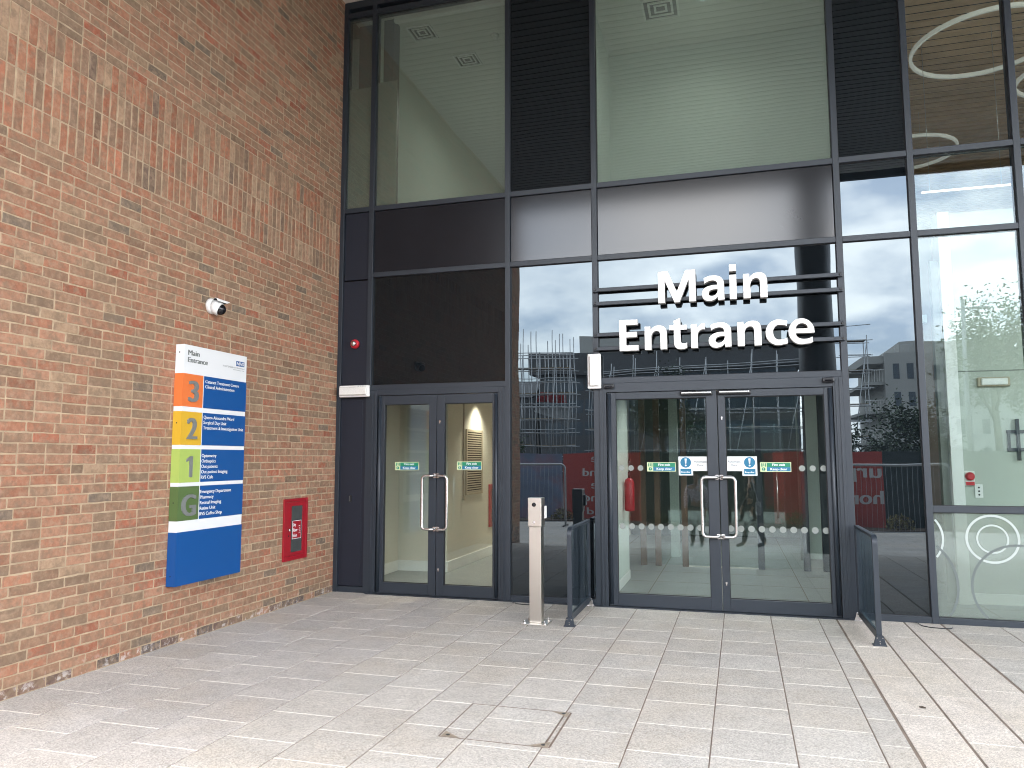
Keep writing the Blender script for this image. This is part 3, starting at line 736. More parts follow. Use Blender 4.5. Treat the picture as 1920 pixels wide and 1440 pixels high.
# ------------------------------------------------------------------ directory sign on the brick wall
ds = thing('directory_sign', 'tall wall sign listing wards by floor in orange, yellow, green and blue', 'sign', (0.0, -2.44, 0.5))
m = MB(); m.box(0.002, 0.09, -2.892, -1.990, 0.515, 2.632); m.build('sign_body', 'sign_white', ds, bevel=0.003)
def lett(name, lines, mat, parent, hgt, bold=0.04, xf=0.0932):
    for (txt, y0, z, w) in lines:
        m = MB(); text_add(m, txt, (xf, y0, z), Y, Z, X, h=hgt, w=w, bold=bold); m.build(name, mat, parent)
for (z1, z0, mat, num, ny, nz, nh, nw) in ((2.372, 2.078, 'sign_orange', '3', -2.812, 2.125, 0.185, 0.112), (2.034, 1.737, 'sign_yellow', '2', -2.815, 1.79, 0.185, 0.115), (1.700, 1.405, 'sign_lime', '1', -2.812, 1.452, 0.185, 0.075), (1.371, 1.072, 'sign_green', 'G', -2.845, 1.112, 0.185, 0.165)):
    m = MB(); m.box(0.004, 0.0925, -2.8945, -2.626, z0, z1); b = m.build('floor_block', mat, ds)
    m = MB(); text_add(m, '*1' if num == '1' else num, (0.0925, ny, nz), Y, Z, X, h=nh, w=nw, thick=0.012, bold=0.0 if num == '1' else 0.05, ref='*ref' if num == '1' else 'H'); m.build('numeral', 'sign_grey', b)
    m = MB(); m.box(0.0901, 0.0922, -2.6255, -2.617, z0, z1); m.build('divider', 'sign_white', b)
    m = MB(); m.box(0.05, 0.0922, -2.6165, -1.9882, z0, z1); m.build('ward_panel', 'sign_blue', ds)
m = MB(); m.box(0.004, 0.0925, -2.8945, -1.9882, 0.5135, 0.975); m.build('foot_panel', 'sign_blue', ds)
lett('title', [('Main', -2.837, 2.541, 0.148), ('Entrance', -2.837, 2.477, 0.262)], 'sign_grey', ds, 0.046, 0.085, 0.0912)
lett('ward_name', [('Cataract Treatment Centre', -2.597, 2.310, 0.487), ('Clinical Administration', -2.597, 2.262, 0.420)], 'sign_white', ds, 0.029)
lett('ward_name', [('Queen Alexandra Ward', -2.604, 1.980, 0.440), ('Surgical Day Unit', -2.604, 1.932, 0.325), ('Treatment & Investigation Unit', -2.604, 1.884, 0.585)], 'sign_white', ds, 0.029)
lett('ward_name', [('Optometry', -2.609, 1.629, 0.203), ('Orthoptics', -2.609, 1.580, 0.195), ('Out-patients', -2.609, 1.531, 0.225), ('Out-patient Imaging', -2.609, 1.482, 0.37), ('RVS Cafe', -2.609, 1.433, 0.165)], 'sign_white', ds, 0.029)
lett('ward_name', [('Emergency Department', -2.610, 1.303, 0.435), ('Pharmacy', -2.610, 1.253, 0.185), ('Retinal Imaging', -2.610, 1.203, 0.295), ('Retina Unit', -2.610, 1.153, 0.215), ('RVS Coffee Shop', -2.610, 1.103, 0.31)], 'sign_white', ds, 0.029)
m = MB(); m.box(0.0901, 0.0921, -2.157, -2.030, 2.521, 2.570); lg = m.build('logo_block', 'sign_blue', ds)
m = MB(); text_add(m, 'NHS', (0.0926, -2.150, 2.529), Y, Z + Y * 0.18, X, h=0.033, w=0.108, bold=0.06); m.build('lettering', 'sign_white', lg)
lett('trust_name', [('South Tyneside and Sunderland', -2.36, 2.495, 0.33)], 'sign_grey', ds, 0.014, 0.0, 0.0925)
lett('trust_name', [('NHS Foundation Trust', -2.203, 2.475, 0.173)], 'sign_grey', ds, 0.010, 0.0, 0.0925)
m = MB()
for z in (2.56, 1.93, 1.23, 0.6): m.lathe([(0.006, 0), (0.006, -.003)], (0.045, -2.8925, z), 'y', 10)
m.build('side_screw', 'black', ds)

# ------------------------------------------------------------------ things on the brick wall
sc = thing('security_camera', 'white dome security camera with visor on the brick wall above the directory sign', 'camera', (0, -2.43, 3.06))
m = MB(); m.lathe([(0.074, 0.0005), (0.076, 0.012), (0.073, 0.030), (0.060, 0.042)], (0.0, -2.45, 3.062), 'x', 28); m.build('mount', 'white_plastic', sc)
D_ = Vector((0.80, 0.30, -0.42)).normalized(); P_ = Vector((0.030, -2.455, 3.064)); S_ = D_.cross(Z).normalized(); U_ = S_.cross(D_)
m = MB(); m.tube([P_, P_ + D_ * .035, P_ + D_ * .070, P_ + D_ * .078], [.060, .066, .066, .058], 26); m.build('housing', 'white_plastic', sc)
m = MB(); m.ball(P_ + D_ * .078, .0535, 22, 14); m.build('lens_dome', 'black_gloss', sc)
D_ = Vector((0.42, 0.90, -0.06)).normalized(); S_ = D_.cross(Z).normalized(); U_ = S_.cross(D_); P_ = P_ + Vector((0.045, -0.01, 0.004))
m = MB(); v = []; n = 16
for rr_ in (.067, .063):
    for i in range(6):
        for k in range(n + 1):
            a = R(25 + 130 * k / n); t_ = i / 5; ln = -.02 + .15 * t_ * (.40 + .60 * math.sin(a))
            v.append(P_ + D_ * ln + S_ * (rr_ * math.cos(a) * (1 - .12 * t_)) + U_ * (rr_ * math.sin(a) * (1 - .22 * t_)))
q = n + 1; h_ = 6 * q
m.add(v, [(i * q + k, i * q + k + 1, (i + 1) * q + k + 1, (i + 1) * q + k) for i in range(5) for k in range(n)], 0, True)
m.add(v, [(h_ + i * q + k, h_ + (i + 1) * q + k, h_ + (i + 1) * q + k + 1, h_ + i * q + k + 1) for i in range(5) for k in range(n)], 1, True)
m.add(v, [(5 * q + k, 5 * q + k + 1, h_ + 5 * q + k + 1, h_ + 5 * q + k) for k in range(n)], 0); m.add(v, [(k + 1, k, h_ + k, h_ + k + 1) for k in range(n)], 0)
m.build('visor', ['white_plastic', 'black'], sc)

dr = thing('dry_riser_cabinet', 'red dry riser inlet cabinet with dark window set in the brick wall', 'cabinet', (0.0, -0.9, 0.5))
m = MB(); frame_rect(m, -1.142, -0.670, 0.492, 1.170, 0.035, 0.035, 0.05, 0.035, 0, 0.022)
m.v = [(y_, x_, z_) for (x_, y_, z_) in m.v]; m.f = [tuple(reversed(f)) for f in m.f]
m.build('cabinet_frame', 'red', dr, bevel=0.003)
m = MB(); frame_rect(m, -1.104, -0.708, 0.545, 1.132, 0.105, 0.06, 0.035, 0.045, 0.001, 0.018)
m.v = [(y_, x_, z_) for (x_, y_, z_) in m.v]; m.f = [tuple(reversed(f)) for f in m.f]
dd = m.build('cabinet_door', 'red', dr, bevel=0.002)
m = MB(); m.box(0.003, 0.010, -0.999, -0.768, 0.575, 1.09); m.build('window', 'dark_glass', dd)
m = MB(); m.box(0.0105, 0.0125, -0.968, -0.790, 0.722, 0.924); pl = m.build('inlet_plate', 'sign_white', dd)
m = MB(); m.box(0.0126, 0.0135, -0.962, -0.796, 0.728, 0.918, 0)
for txt, z in (('Dry', .862), ('Riser', .803), ('Inlet', .744)): text_add(m, txt, (0.0142, -0.955, z), Y, Z, X, h=0.036, w={'Dry': .055, 'Riser': .088, 'Inlet': .08}[txt], bold=0.04, mi=1)
for k in range(5): m.tube([(0.0142, -0.842 + .012 * (k % 2), 0.78 + .02 * k), (0.0142, -0.812, 0.785 + .02 * k)], 0.0035, 6, 1)
m.build('inlet_lettering', ['red', 'sign_white'], pl)
m = MB(); m.lathe([(0.017, 0.0), (0.017, 0.012), (0.012, 0.018)], (0.018, -1.042, 0.83), 'x', 16); m.build('lock', 'steel_bright', dd)
m = MB(); m.lathe([(0.009, 0.0), (0.009, 0.002)], (0.018, -1.048, 0.765), 'x', 14); m.build('keyhole', 'black', dd)

# ------------------------------------------------------------------ things on the facade
ab = thing('alarm_beacon', 'round red fire alarm beacon with clear lens on the dark pilaster', 'alarm', (0.246, -0.02, 3.04))
m = MB(); m.lathe([(0.055, 0), (0.057, -0.015), (0.052, -0.045), (0.046, -0.05)], (0.246, -0.021, 3.04), 'y', 28)
for k in range(16):
    a = 2 * math.pi * k / 16; m.box(0.246 + .054 * math.cos(a) - .003, .246 + .054 * math.cos(a) + .003, -0.06, -0.03, 3.04 + .054 * math.sin(a) - .003, 3.04 + .054 * math.sin(a) + .003)
m.build('sounder_body', 'red_bright', ab)
m = MB(); m.lathe([(0.034, -0.05), (0.033, -0.07), (0.022, -0.082), (0.005, -0.087)], (0.246, -0.021, 3.04), 'y', 24); m.build('strobe_lens', 'steel_bright', ab)
def bulkhead(x0, x1, z0, z1, yb, label, vert, grp):
    t = thing('bulkhead_light', label, 'light', ((x0 + x1) / 2, yb, z0), grp)
    m = MB(); m.box(x0, x1, yb - 0.05, yb - 0.0005, z0, z1); m.build('housing', 'white_plastic', t, bevel=0.014, seg=3)
    e = 0.016
    if vert:
        m = MB(); c = (x0 + x1) / 2
        pts = [(x0 + e, yb - .0505, z0 + e * 2), (x1 - e, yb - .0505, z0 + e * 2), (x1 - e - .018, yb - .082, z0 + e * 2), (x0 + e + .018, yb - .082, z0 + e * 2)]
        m.prism(pts, (0, 0, z1 - z0 - e * 4))
    else:
        m = MB(); pts = [(x0 + e, yb - .0505, z0 + e), (x0 + e, yb - .0505, z1 - e), (x0 + e, yb - .076, z1 - e - .014), (x0 + e, yb - .076, z0 + e + .014)]
        m.prism(pts, (x1 - x0 - 2 * e - .012, 0, 0))
    m.build('diffuser', 'lens', t, bevel=0.004)
    if not vert:
        m = MB()
        for k in range(3): m.box(x1 - .15 + .03 * k, x1 - .13 + .03 * k, yb - .0525, yb - .0505, z1 - .0135, z1 - .009)
        m.build('label_marks', 'black', t)
    return t
bulkhead(0.070, 0.476, 2.370, 2.515, -0.053, 'horizontal silver and white bulkhead light beside the brick corner', False, 'emergency bulkhead lights')
bulkhead(3.195, 3.347, 2.390, 2.787, -0.053, 'upright white bulkhead light at the corner over the automatic doors', True, 'emergency bulkhead lights')
cr = thing('card_reader', 'small black card reader on the dark pilaster', 'reader', (0.219, -0.026, 1.09))
m = MB(); m.box(0.203, 0.236, -0.046, -0.0265, 1.083, 1.168); m.build('reader_body', 'black', cr, bevel=0.006)
m = MB(); m.box(0.209, 0.213, -0.0475, -0.0465, 1.095, 1.158); m.build('light_bar', 'sign_grey', cr)
for x0, x1, lab in ((3.373, 3.490, 'black motion sensor on the door head next to the upright light'), (5.656, 5.771, 'black motion sensor at the end of the door head away from the upright light')):
    t = thing('motion_sensor', lab, 'sensor', ((x0 + x1) / 2, -0.05, 2.39), 'motion sensors over the automatic doors')
    m = MB(); m.box(x0, x1, -0.105, -0.0525, 2.392, 2.440); m.build('sensor_body', 'black', t, bevel=0.012, seg=3)
    m = MB(); m.box(x0 + .02, x1 - .02, -0.1075, -0.1055, 2.400, 2.418); m.build('sensor_window', 'black_gloss', t)

# door stickers --------------------------------------------------------------
def fire_sticker(x0, zb, label):
    w, h = 0.309, 0.100; y = -0.0006
    t = thing('door_sticker', label, 'sticker', (x0 + w / 2, 0, zb), 'fire exit stickers on the door glass')
    m = MB(); m.box(x0, x0 + w, y - .0015, y, zb, zb + h); m.build('backing', 'st_pale', t)
    m = MB(); m.box(x0 + .066, x0 + w - .007, y - .0025, y - .0016, zb + .05, zb + h - .007); m.build('green_band', 'st_green', t)
    m = MB(); m.box(x0 + .066, x0 + w - .007, y - .0025, y - .0016, zb + .007, zb + .0495); m.build('blue_band', 'st_teal', t)
    m = MB(); text_add(m, 'Fire exit', (x0 + .186, y - .003, zb + .062), X, Z, -Y, h=.025, w=.125, bold=.05, align='c'); text_add(m, 'Keep clear', (x0 + .186, y - .003, zb + .0165), X, Z, -Y, h=.025, w=.165, bold=.05, align='c'); m.build('lettering', 'st_white', t)
    m = MB(); m.box(x0 + .012, x0 + .024, y - .0025, y - .0016, zb + .054, zb + .09); m.box(x0 + .048, x0 + .058, y - .0025, y - .0016, zb + .054, zb + .09)
    m.ball((x0 + .036, y - .002, zb + .084), .0055, 8, 6, 0, (1, .1, 1)); m.add([(x0 + .030, y - .0025, zb + .078), (x0 + .043, y - .0025, zb + .076), (x0 + .041, y - .0025, zb + .055), (x0 + .034, y - .0025, zb + .062)], [(3, 2, 1, 0)])
    m.lathe([(.018, 0), (.018, -.0009)], (x0 + .034, y - .0016, zb + .028), 'y', 20); m.build('pictogram', 'st_green', t)
    m = MB(); m.box(x0 + .0315, x0 + .0365, y - .0035, y - .0027, zb + .024, zb + .041); m.box(x0 + .0315, x0 + .0365, y - .0035, y - .0027, zb + .0145, zb + .0195); m.build('exclamation_mark', 'st_white', t)
fire_sticker(0.800, 1.473, 'fire exit keep clear sticker on the left leaf of the narrow doors')
fire_sticker(1.598, 1.478, 'fire exit keep clear sticker on the right leaf of the narrow doors')
fire_sticker(3.832, 1.468, 'fire exit keep clear sticker on the left leaf of the wide doors')
fire_sticker(5.017, 1.468, 'fire exit keep clear sticker on the right leaf of the wide doors')
def auto_sticker(x0, z1, flip, label):
    w, h, ext, cw = 0.311, 0.155, 0.048, 0.152; y = -0.0006
    t = thing('door_sticker', label, 'sticker', (x0 + w / 2, 0, z1 - h), 'automatic door stickers')
    ca = x0 if not flip else x0 + w - cw
    ta = x0 + cw if not flip else x0
    m = MB(); m.box(x0, x0 + w, y - .0015, y, z1 - h, z1); m.box(ca, ca + cw, y - .0015, y, z1 - h - ext, z1 - h - .0001); m.build('backing', 'st_white', t)
    cx, cz = ca + cw / 2, z1 - .064
    m = MB(); m.lathe([(.057, 0), (.057, -.001)], (cx, y - .0016, cz), 'y', 36); m.box(ca + .018, ca + cw - .018, y - .0026, y - .0016, z1 - h - ext + .012, z1 - h + .024); m.build('blue_symbol', 'st_teal', t)
    m = MB(); m.prism([(cx - .011, y - .0032, cz + .042), (cx - .006, y - .0032, cz - .012), (cx + .006, y - .0032, cz - .012), (cx + .011, y - .0032, cz + .042)], (0, .0004, 0)); m.lathe([(.009, 0), (.009, -.0006)], (cx, y - .0028, cz - .032), 'y', 16)
    text_add(m, 'Keep clear', (cx, y - .003, z1 - h - ext + .028), X, Z, -Y, h=.017, w=.095, bold=.05, align='c'); m.build('exclamation_mark', 'st_white', t)
    m = MB(); tx = ta + (w - cw) / 2
    text_add(m, 'Automatic', (tx, y - .002, z1 - .066), X, Z, -Y, h=.024, w=.135, bold=.03, align='c'); text_add(m, 'Door', (tx, y - .002, z1 - .105), X, Z, -Y, h=.024, w=.068, bold=.03, align='c'); m.build('lettering', 'sign_grey', t)
auto_sticker(4.172, 1.630, False, 'white automatic door sticker with its blue circle at the left end')
auto_sticker(4.676, 1.630, True, 'white automatic door sticker with its blue circle at the right end')

# ------------------------------------------------------------------ intercom post
ip = thing('intercom_post', 'brushed steel intercom post standing on the paving before the doors', 'post', (2.845, -1.06, 0))
m = MB(); m.box(2.715, 2.968, -1.185, -0.955, 0.0006, 0.012); bp_ = m.build('base_plate', 'steel', ip, bevel=0.002)
for (x, y) in ((2.74, -1.16), (2.943, -1.16), (2.74, -0.98), (2.943, -0.98)):
    m = MB(); m.cyl((x, y, 0.0121), (x, y, 0.026), 0.013, n=6, smooth=False); m.cyl((x, y, 0.026), (x, y, 0.042), 0.006, n=10); m.build('bolt', 'steel_bright', bp_)
m = MB(); m.box(2.782, 2.904, -1.125, -1.01, 0.0121, 0.940); m.build('post', 'steel', ip, bevel=0.004)
m = MB(); m.box(2.774, 2.913, -1.142, -1.002, 0.9405, 1.224); hd = m.build('head', 'steel', ip, bevel=0.005)
m = MB(); m.box(2.785, 2.902, -1.1455, -1.1425, 1.082, 1.213); m.box(2.785, 2.902, -1.1455, -1.1425, 0.951, 1.079); m.build('face_plate', 'steel', hd, bevel=0.001)
m = MB(); m.lathe([(0.021, 0), (0.021, -.004), (.016, -.006), (.014, -.004), (.006, -.009)], (2.839, -1.1455, 1.157), 'y', 22); m.build('camera_lens', 'black_gloss', hd)
m = MB(); m.lathe([(.012, 0), (.012, -.005), (.009, -.007)], (2.838, -1.1455, .984), 'y', 16); m.box(2.830, 2.846, -1.148, -1.1457, .965, .972); m.build('call_button', 'steel_bright', hd)
m = MB(); m.box(2.9135, 2.935, -1.118, -1.04, 1.015, 1.150); sr = m.build('side_reader', 'black', hd, bevel=0.003)
m = MB(); m.box(2.9355, 2.946, -1.112, -1.046, 1.022, 1.143); m.build('reader_cover', 'white_plastic', sr, bevel=0.003)

# ------------------------------------------------------------------ guard rails
def guard(xc, label):
    t = thing('guard_rail', label, 'railing', (xc, -0.62, 0), 'guard rails beside the automatic doors')
    w, th = 0.0225, 0.024
    path = [(-1.125, 0.062)]
    path += [(-1.125 + 0.075 - 0.075 * math.cos(R(a)), 0.865 + 0.075 * math.sin(R(a))) for a in range(0, 91, 10)]
    path += [(-0.10, 0.940)]
    m = MB(); v = []
    for i, p in enumerate(path):
        a = Vector(path[min(i + 1, len(path) - 1)]) - Vector(path[max(i - 1, 0)]); a.normalize(); nrm = Vector((a.y, -a.x))
        q = Vector(p) + nrm * th
        v += [(xc - w, p[0], p[1]), (xc + w, p[0], p[1]), (xc + w, q.x, q.y), (xc - w, q.x, q.y)]
    k = len(path)
    m.add(v, [(4 * i + j, 4 * i + (j + 1) % 4, 4 * i + 4 + (j + 1) % 4, 4 * i + 4 + j) for i in range(k - 1) for j in range(4)])
    m.add(v, [(3, 2, 1, 0), (4 * k - 4, 4 * k - 3, 4 * k - 2, 4 * k - 1)])
    m.build('handrail', 'frame', t, bevel=0.002)
    m = MB(); m.box(xc - .02, xc + .02, -0.135, -0.098, 0.062, 0.9155); m.build('back_post', 'frame', t, bevel=0.002)
    m = MB(); m.box(xc - .018, xc + .018, -1.10, -0.136, 0.050, 0.115); m.build('bottom_rail', 'frame', t, bevel=0.002)
    m = MB(); m.box(xc - .006, xc + .006, -1.09, -0.145, 0.1155, 0.905); m.build('glass_infill', 'glass_rail', t)
    m = MB(); m.box(xc - .012, xc + .012, -1.0995, -1.085, 0.1155, 0.885); m.build('glass_clip', 'frame', t)
    m = MB(); m.box(xc - .012, xc + .012, -0.150, -0.1355, 0.1155, 0.905); m.build('glass_clip', 'frame', t)
    for (y, s) in ((-1.137, 1), (-0.088, 0)):
        m = MB(); m.prism([(xc - .052, y - .014, 0.0006), (xc + .052, y - .014, 0.0006), (xc + .030, y - .014, 0.085), (xc - .030, y - .014, 0.085)], (0, .026, 0))
        m.box(xc - .055, xc + .055, y - .02, y + .06, 0.0004, 0.009)
        fb = m.build('foot_bracket', 'frame' if s else 'steel_bright', t, bevel=0.0015)
        m = MB()
        for (dx, z) in ((-.022, .068), (.022, .068), (0, .042), (0, .022)): m.lathe([(.0055, 0), (.0045, -.003)], (xc + dx, y - .014, z), 'y', 10)
        m.build('rivet', 'steel_bright', fb)
guard(3.186, 'glass panelled guard rail next to the intercom post')
guard(5.912, 'glass panelled guard rail nearest the ring patterned window')

# ------------------------------------------------------------------ paving bits
mh = thing('manhole_cover', 'square recessed access cover filled with paving slabs', 'manhole', (3.38, -3.86, 0))
m = MB(); a, b, c, d = 3.045, 3.715, -4.165, -3.555
for (x0, x1, y0, y1) in ((a, a + .006, c, d), (b - .012, b, c, d), (b - .040, b - .035, c + .07, d - .06)): m.box(x0, x1, y0, y1, 0.0005, 0.0022)
m.box(a + .006, b - .012, d - .005, d, 0.0005, 0.0022); m.box(a + .006, b - .012, c, c + .005, 0.0005, 0.0022)
m.build('cover_edge', pbr('cover_edge_metal', (0.19, 0.145, 0.115), 0.7, var=0.4, vscale=20), mh)
for (px, py, sx, sy) in ((a, c, 1, 1), (b, c, -1, 1), (b, d, -1, -1)):
    m = MB(); m.prism([(px + sx * .016, py + sy * .008, 0.0022), (px + sx * .125, py + sy * .008, 0.0022), (px + sx * .016, py + sy * .090, 0.0022)][::(1 if sx * sy > 0 else -1)], (0, 0, .0012)); cp = m.build('corner_plate', pbr('corner_plate', (0.30, 0.25, 0.19), 0.55, var=0.3, vscale=25), mh)
    m = MB(); m.lathe([(.013, 0), (.013, .0012)], (px + sx * .048, py + sy * .034, .0035), 'z', 14); m.build('lifting_hole', 'black', cp)
for nm, pts, lab in (('cable_loop', [(6.43, -0.055), (6.44, -0.19), (6.50, -0.25), (6.60, -0.27), (6.68, -0.25), (6.70, -0.21)], 'thin black cable loop on the pale paving band by the window'), ('cable_loop', [(2.30, -0.06), (2.33, -0.15), (2.40, -0.20), (2.52, -0.215), (2.66, -0.215)], 'thin black cable on the paving beside the intercom post')):
    P = []
    for i in range(len(pts) - 1):
        for k in range(5): f = k / 5; P.append((pts[i][0] * (1 - f) + pts[i + 1][0] * f, pts[i][1] * (1 - f) + pts[i + 1][1] * f, 0.0055))
    m = MB(); m.tube(P + [(*pts[-1], .0055)], 0.0042, 8); tag(m.build(nm, 'black'), lab, 'cable', 'cable loops at the foot of the glazing')
m = MB(); m.tube([(5.855, -2.833, .006), (5.875, -2.84, .008), (5.893, -2.846, .006)], [.004, .007, .003], 7); tag(m.build('dead_leaf', 'bark'), 'small dark dead leaf lying on the pale paving band', 'leaf')
# ==== PART 2 ====
# ------------------------------------------------------------------ interior behind the glass
m = MB(); m.box(-7.9, 17.9, 0.10, 13.6, -0.30, 0.0); struct(m.build('lobby_floor', 'floor_in'))
m = MB()
for x in (3.72, 4.62, 5.52, 6.4, 7.3, 2.82): m.box(x - .004, x + .004, 0.11, 9.0, 0.0005, 0.002)
for y in (0.9, 1.8, 2.7, 3.6, 4.5, 5.4, 6.3): m.box(2.62, 8.0, y - .003, y + .003, 0.0005, 0.0018)
struct(m.build('floor_joints', 'joint_dark'))
m = MB(); m.box(-7.9, 6.50, 0.10, 13.6, 3.945, 4.73); struct(m.build('upper_floor', 'ceil'))
m = MB(); m.box(0.1, 6.45, 0.10, 9.0, 7.36, 7.45); struct(m.build('upper_ceiling', 'ceil'))
m = MB(); m.box(0.0, 2.52, 0.10, 8.0, 2.62, 2.70); struct(m.build('corridor_ceiling', 'ceil'))
m = MB(); m.box(2.62, 6.7, 0.10, 9.5, 3.00, 3.08); struct(m.build('lobby_ceiling', 'wall_grey'))
def wall(name, label, mat, boxes, cat='wall', skirt=None):
    t = thing(name, label, cat, (boxes[0][0], boxes[0][2], 0))
    m = MB()
    for b in boxes: m.box(*b)
    m.build('wall_face', mat, t)
    if skirt:
        m = MB()
        for b in skirt: m.box(*b)
        m.build('skirting', 'white_paint', t, bevel=0.004)
    return t
wall('corridor_wall', 'cream corridor wall and boxed corner behind the narrow doors', 'wall_cream', [(-0.1, 0.02, 0.10, 1.8, 0.0005, 2.615), (-0.1, 0.78, 1.801, 7.9, 0.0005, 2.615), (-0.1, 2.52, 7.901, 8.0, 0.0005, 2.615)], skirt=[(0.0205, 0.035, 0.10, 1.785, 0.0008, 0.15), (0.0205, 0.795, 1.785, 1.8005, 0.0008, 0.15), (0.7805, 0.795, 1.801, 7.885, 0.0008, 0.15)])
wall('corridor_side_wall', 'cream side wall between corridor and lobby', 'wall_cream', [(2.521, 2.60, 0.10, 9.4, 0.0005, 3.94)])
gr = thing('vent_grille', 'tall brown slatted vent grille on the corridor wall', 'grille', (0.78, 2.95, 1.05))
m = MB()
for (a, b, c, d) in ((2.56, 2.60, 1.05, 2.07), (3.31, 3.35, 1.05, 2.07), (2.601, 3.309, 1.05, 1.09), (2.601, 3.309, 2.03, 2.07)): m.box(0.7805, 0.80, a, b, c, d)
m.build('grille_frame', 'louvre', gr)
m = MB()
for k in range(26): m.box(0.784, 0.797, 2.601, 3.309, 1.095 + .036 * k, 1.112 + .036 * k)
m.build('slats', 'louvre', gr)
m = MB(); m.box(0.7806, 0.7835, 2.60, 3.31, 1.09, 2.03); m.build('grille_back', 'shadow_gap', gr)
m = MB(); m.tube([(0.792, 2.45, 2.6), (0.792, 2.45, 1.02)], 0.011, 8); m.box(0.7805, 0.81, 2.43, 2.47, 0.98, 1.04); tag(m.build('conduit_pipe', 'louvre'), 'thin vertical conduit beside the corridor vent grille', 'pipe')
rc = thing('hose_cabinet', 'dark red fire cabinet on the corridor wall seen through the narrow doors', 'cabinet', (0.78, 3.9, 0.47))
m = MB(); m.box(0.781, 0.815, 3.70, 4.12, 0.47, 1.18); m.build('cabinet_body', 'red', rc, bevel=0.006)
m = MB(); m.box(0.8155, 0.82, 3.78, 4.04, 0.55, 1.10); m.build('window', 'dark_glass', rc)
def downlight(x, y, z, label, power, grp, col=(1, .90, .74), warm=True, r=0.06, cone=120):
    t = thing('downlight', label, 'light', (x, y, z), grp)
    m = MB(); m.lathe([(r + .02, -.004), (r + .02, -.0005), (r, -.0005), (r, -.004)], (x, y, z), 'z', 24); m.build('trim', 'white_paint', t)
    m = MB(); m.lathe([(r - .002, -.003), (r - .002, -.001)], (x, y, z), 'z', 20); m.build('lamp', 'lamp_warm' if warm else 'lamp_white', t)
    ld = bpy.data.lights.new('downlight_glow', 'SPOT'); ld.energy = power; ld.color = col; ld.spot_size = R(cone); ld.spot_blend = 0.8 if cone < 150 else 1.0; ld.shadow_soft_size = 0.08
    lo = bpy.data.objects.new('downlight_glow', ld); COL.objects.link(lo); lo.parent = t; lo.location = (0, 0, -0.03)
downlight(1.02, 3.05, 2.619, 'lit downlight grazing the vent grille in the corridor', 20, 'corridor downlights')
downlight(1.30, 0.95, 2.619, 'lit downlight just inside the narrow doors', 20, 'corridor downlights', cone=84)
downlight(1.60, 5.40, 2.619, 'lit downlight at the far end of the corridor', 42, 'corridor downlights')
# lobby
wall('lobby_side_wall', 'pale side wall just inside the automatic doors with a fire extinguisher', 'wall_pale', [(2.70, 3.36, 0.12, 1.95, 0.0005, 2.99)], skirt=[(3.3605, 3.372, 0.12, 1.95, 0.0008, 0.12)])
fe = thing('fire_extinguisher', 'red fire extinguisher hung on the pale lobby wall', 'extinguisher', (3.44, 1.45, 0.95))
m = MB(); m.lathe([(.03, 0), (.062, .01), (.065, .03), (.065, .36), (.05, .41), (.02, .43)], (3.44, 1.45, 0.93), 'z', 18); m.build('cylinder', 'red', fe)
m = MB(); m.cyl((3.44, 1.45, 1.36), (3.44, 1.45, 1.42), .018, n=10); m.box(3.43, 3.45, 1.40, 1.52, 1.42, 1.44); m.tube([(3.44, 1.43, 1.40), (3.46, 1.36, 1.52), (3.45, 1.40, 1.60), (3.44, 1.42, 1.56)], .008, 7); m.build('valve_hose', 'black', fe)
ins = thing('inner_screen', 'inner glazed lobby screen with brown timber posts and sliding doors', 'screen', (4.6, 3.3, 0))
for x in (3.40, 3.62, 4.02, 5.10, 5.72, 5.98):
    m = MB(); m.box(x - .045, x + .045, 3.27, 3.36, 0.0008, 2.62); m.build('post', 'wood_dark' if x < 4.5 else 'frame', ins, bevel=0.003)
m = MB(); m.box(2.61, 6.6, 3.265, 3.365, 2.621, 2.99); m.build('header', 'wood', ins)
for (a, b) in ((3.666, 3.974), (4.066, 5.054), (5.146, 5.674)):
    m = MB(); m.box(a, b, 3.31, 3.32, 0.02, 2.60); m.build('screen_glass', 'glass_clear', ins)
m = MB(); m.box(4.06, 5.06, 3.295, 3.335, 0.0008, 0.019); m.build('floor_track', 'steel', ins)
for (x, y) in ((5.35, 3.29),):
    m = MB(); m.tube([(x, 3.30, .75), (x, 3.25, .75), (x, 3.25, 1.45), (x, 3.30, 1.45)], .012, 8); m.build('pull_handle', 'steel_bright', ins)
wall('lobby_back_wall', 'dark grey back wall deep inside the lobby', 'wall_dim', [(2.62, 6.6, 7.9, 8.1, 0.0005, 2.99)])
wall('lobby_end_panel', 'grey green panelled screen wall at the right of the lobby', 'wall_pale', [(5.86, 6.30, 4.70, 4.80, 0.0005, 2.99)])
po = MB(); po.cyl((5.80, 4.55, 0.001), (5.80, 4.55, 2.995), 0.07, n=18); tag(po.build('lobby_post', 'wall_grey'), 'slim grey post inside the lobby beside the grey green panel', 'post')
wh = MB(); wh.box(3.72, 3.86, 4.4, 4.54, 0.001, 2.995); tag(wh.build('white_post', 'white_paint'), 'square white post inside the lobby behind the brown timber posts', 'post')
for (x, y) in ((4.2, 1.6), (5.2, 1.6), (4.2, 5.2), (5.4, 5.2)):
    downlight(x, y, 2.999, 'lit white downlight in the lobby ceiling ' + ('near the automatic doors' if y < 3 else 'behind the inner screen') + (' on the extinguisher side' if x < 5 else ' on the window side'), 15, 'lobby downlights', (1, 1, .96), False)
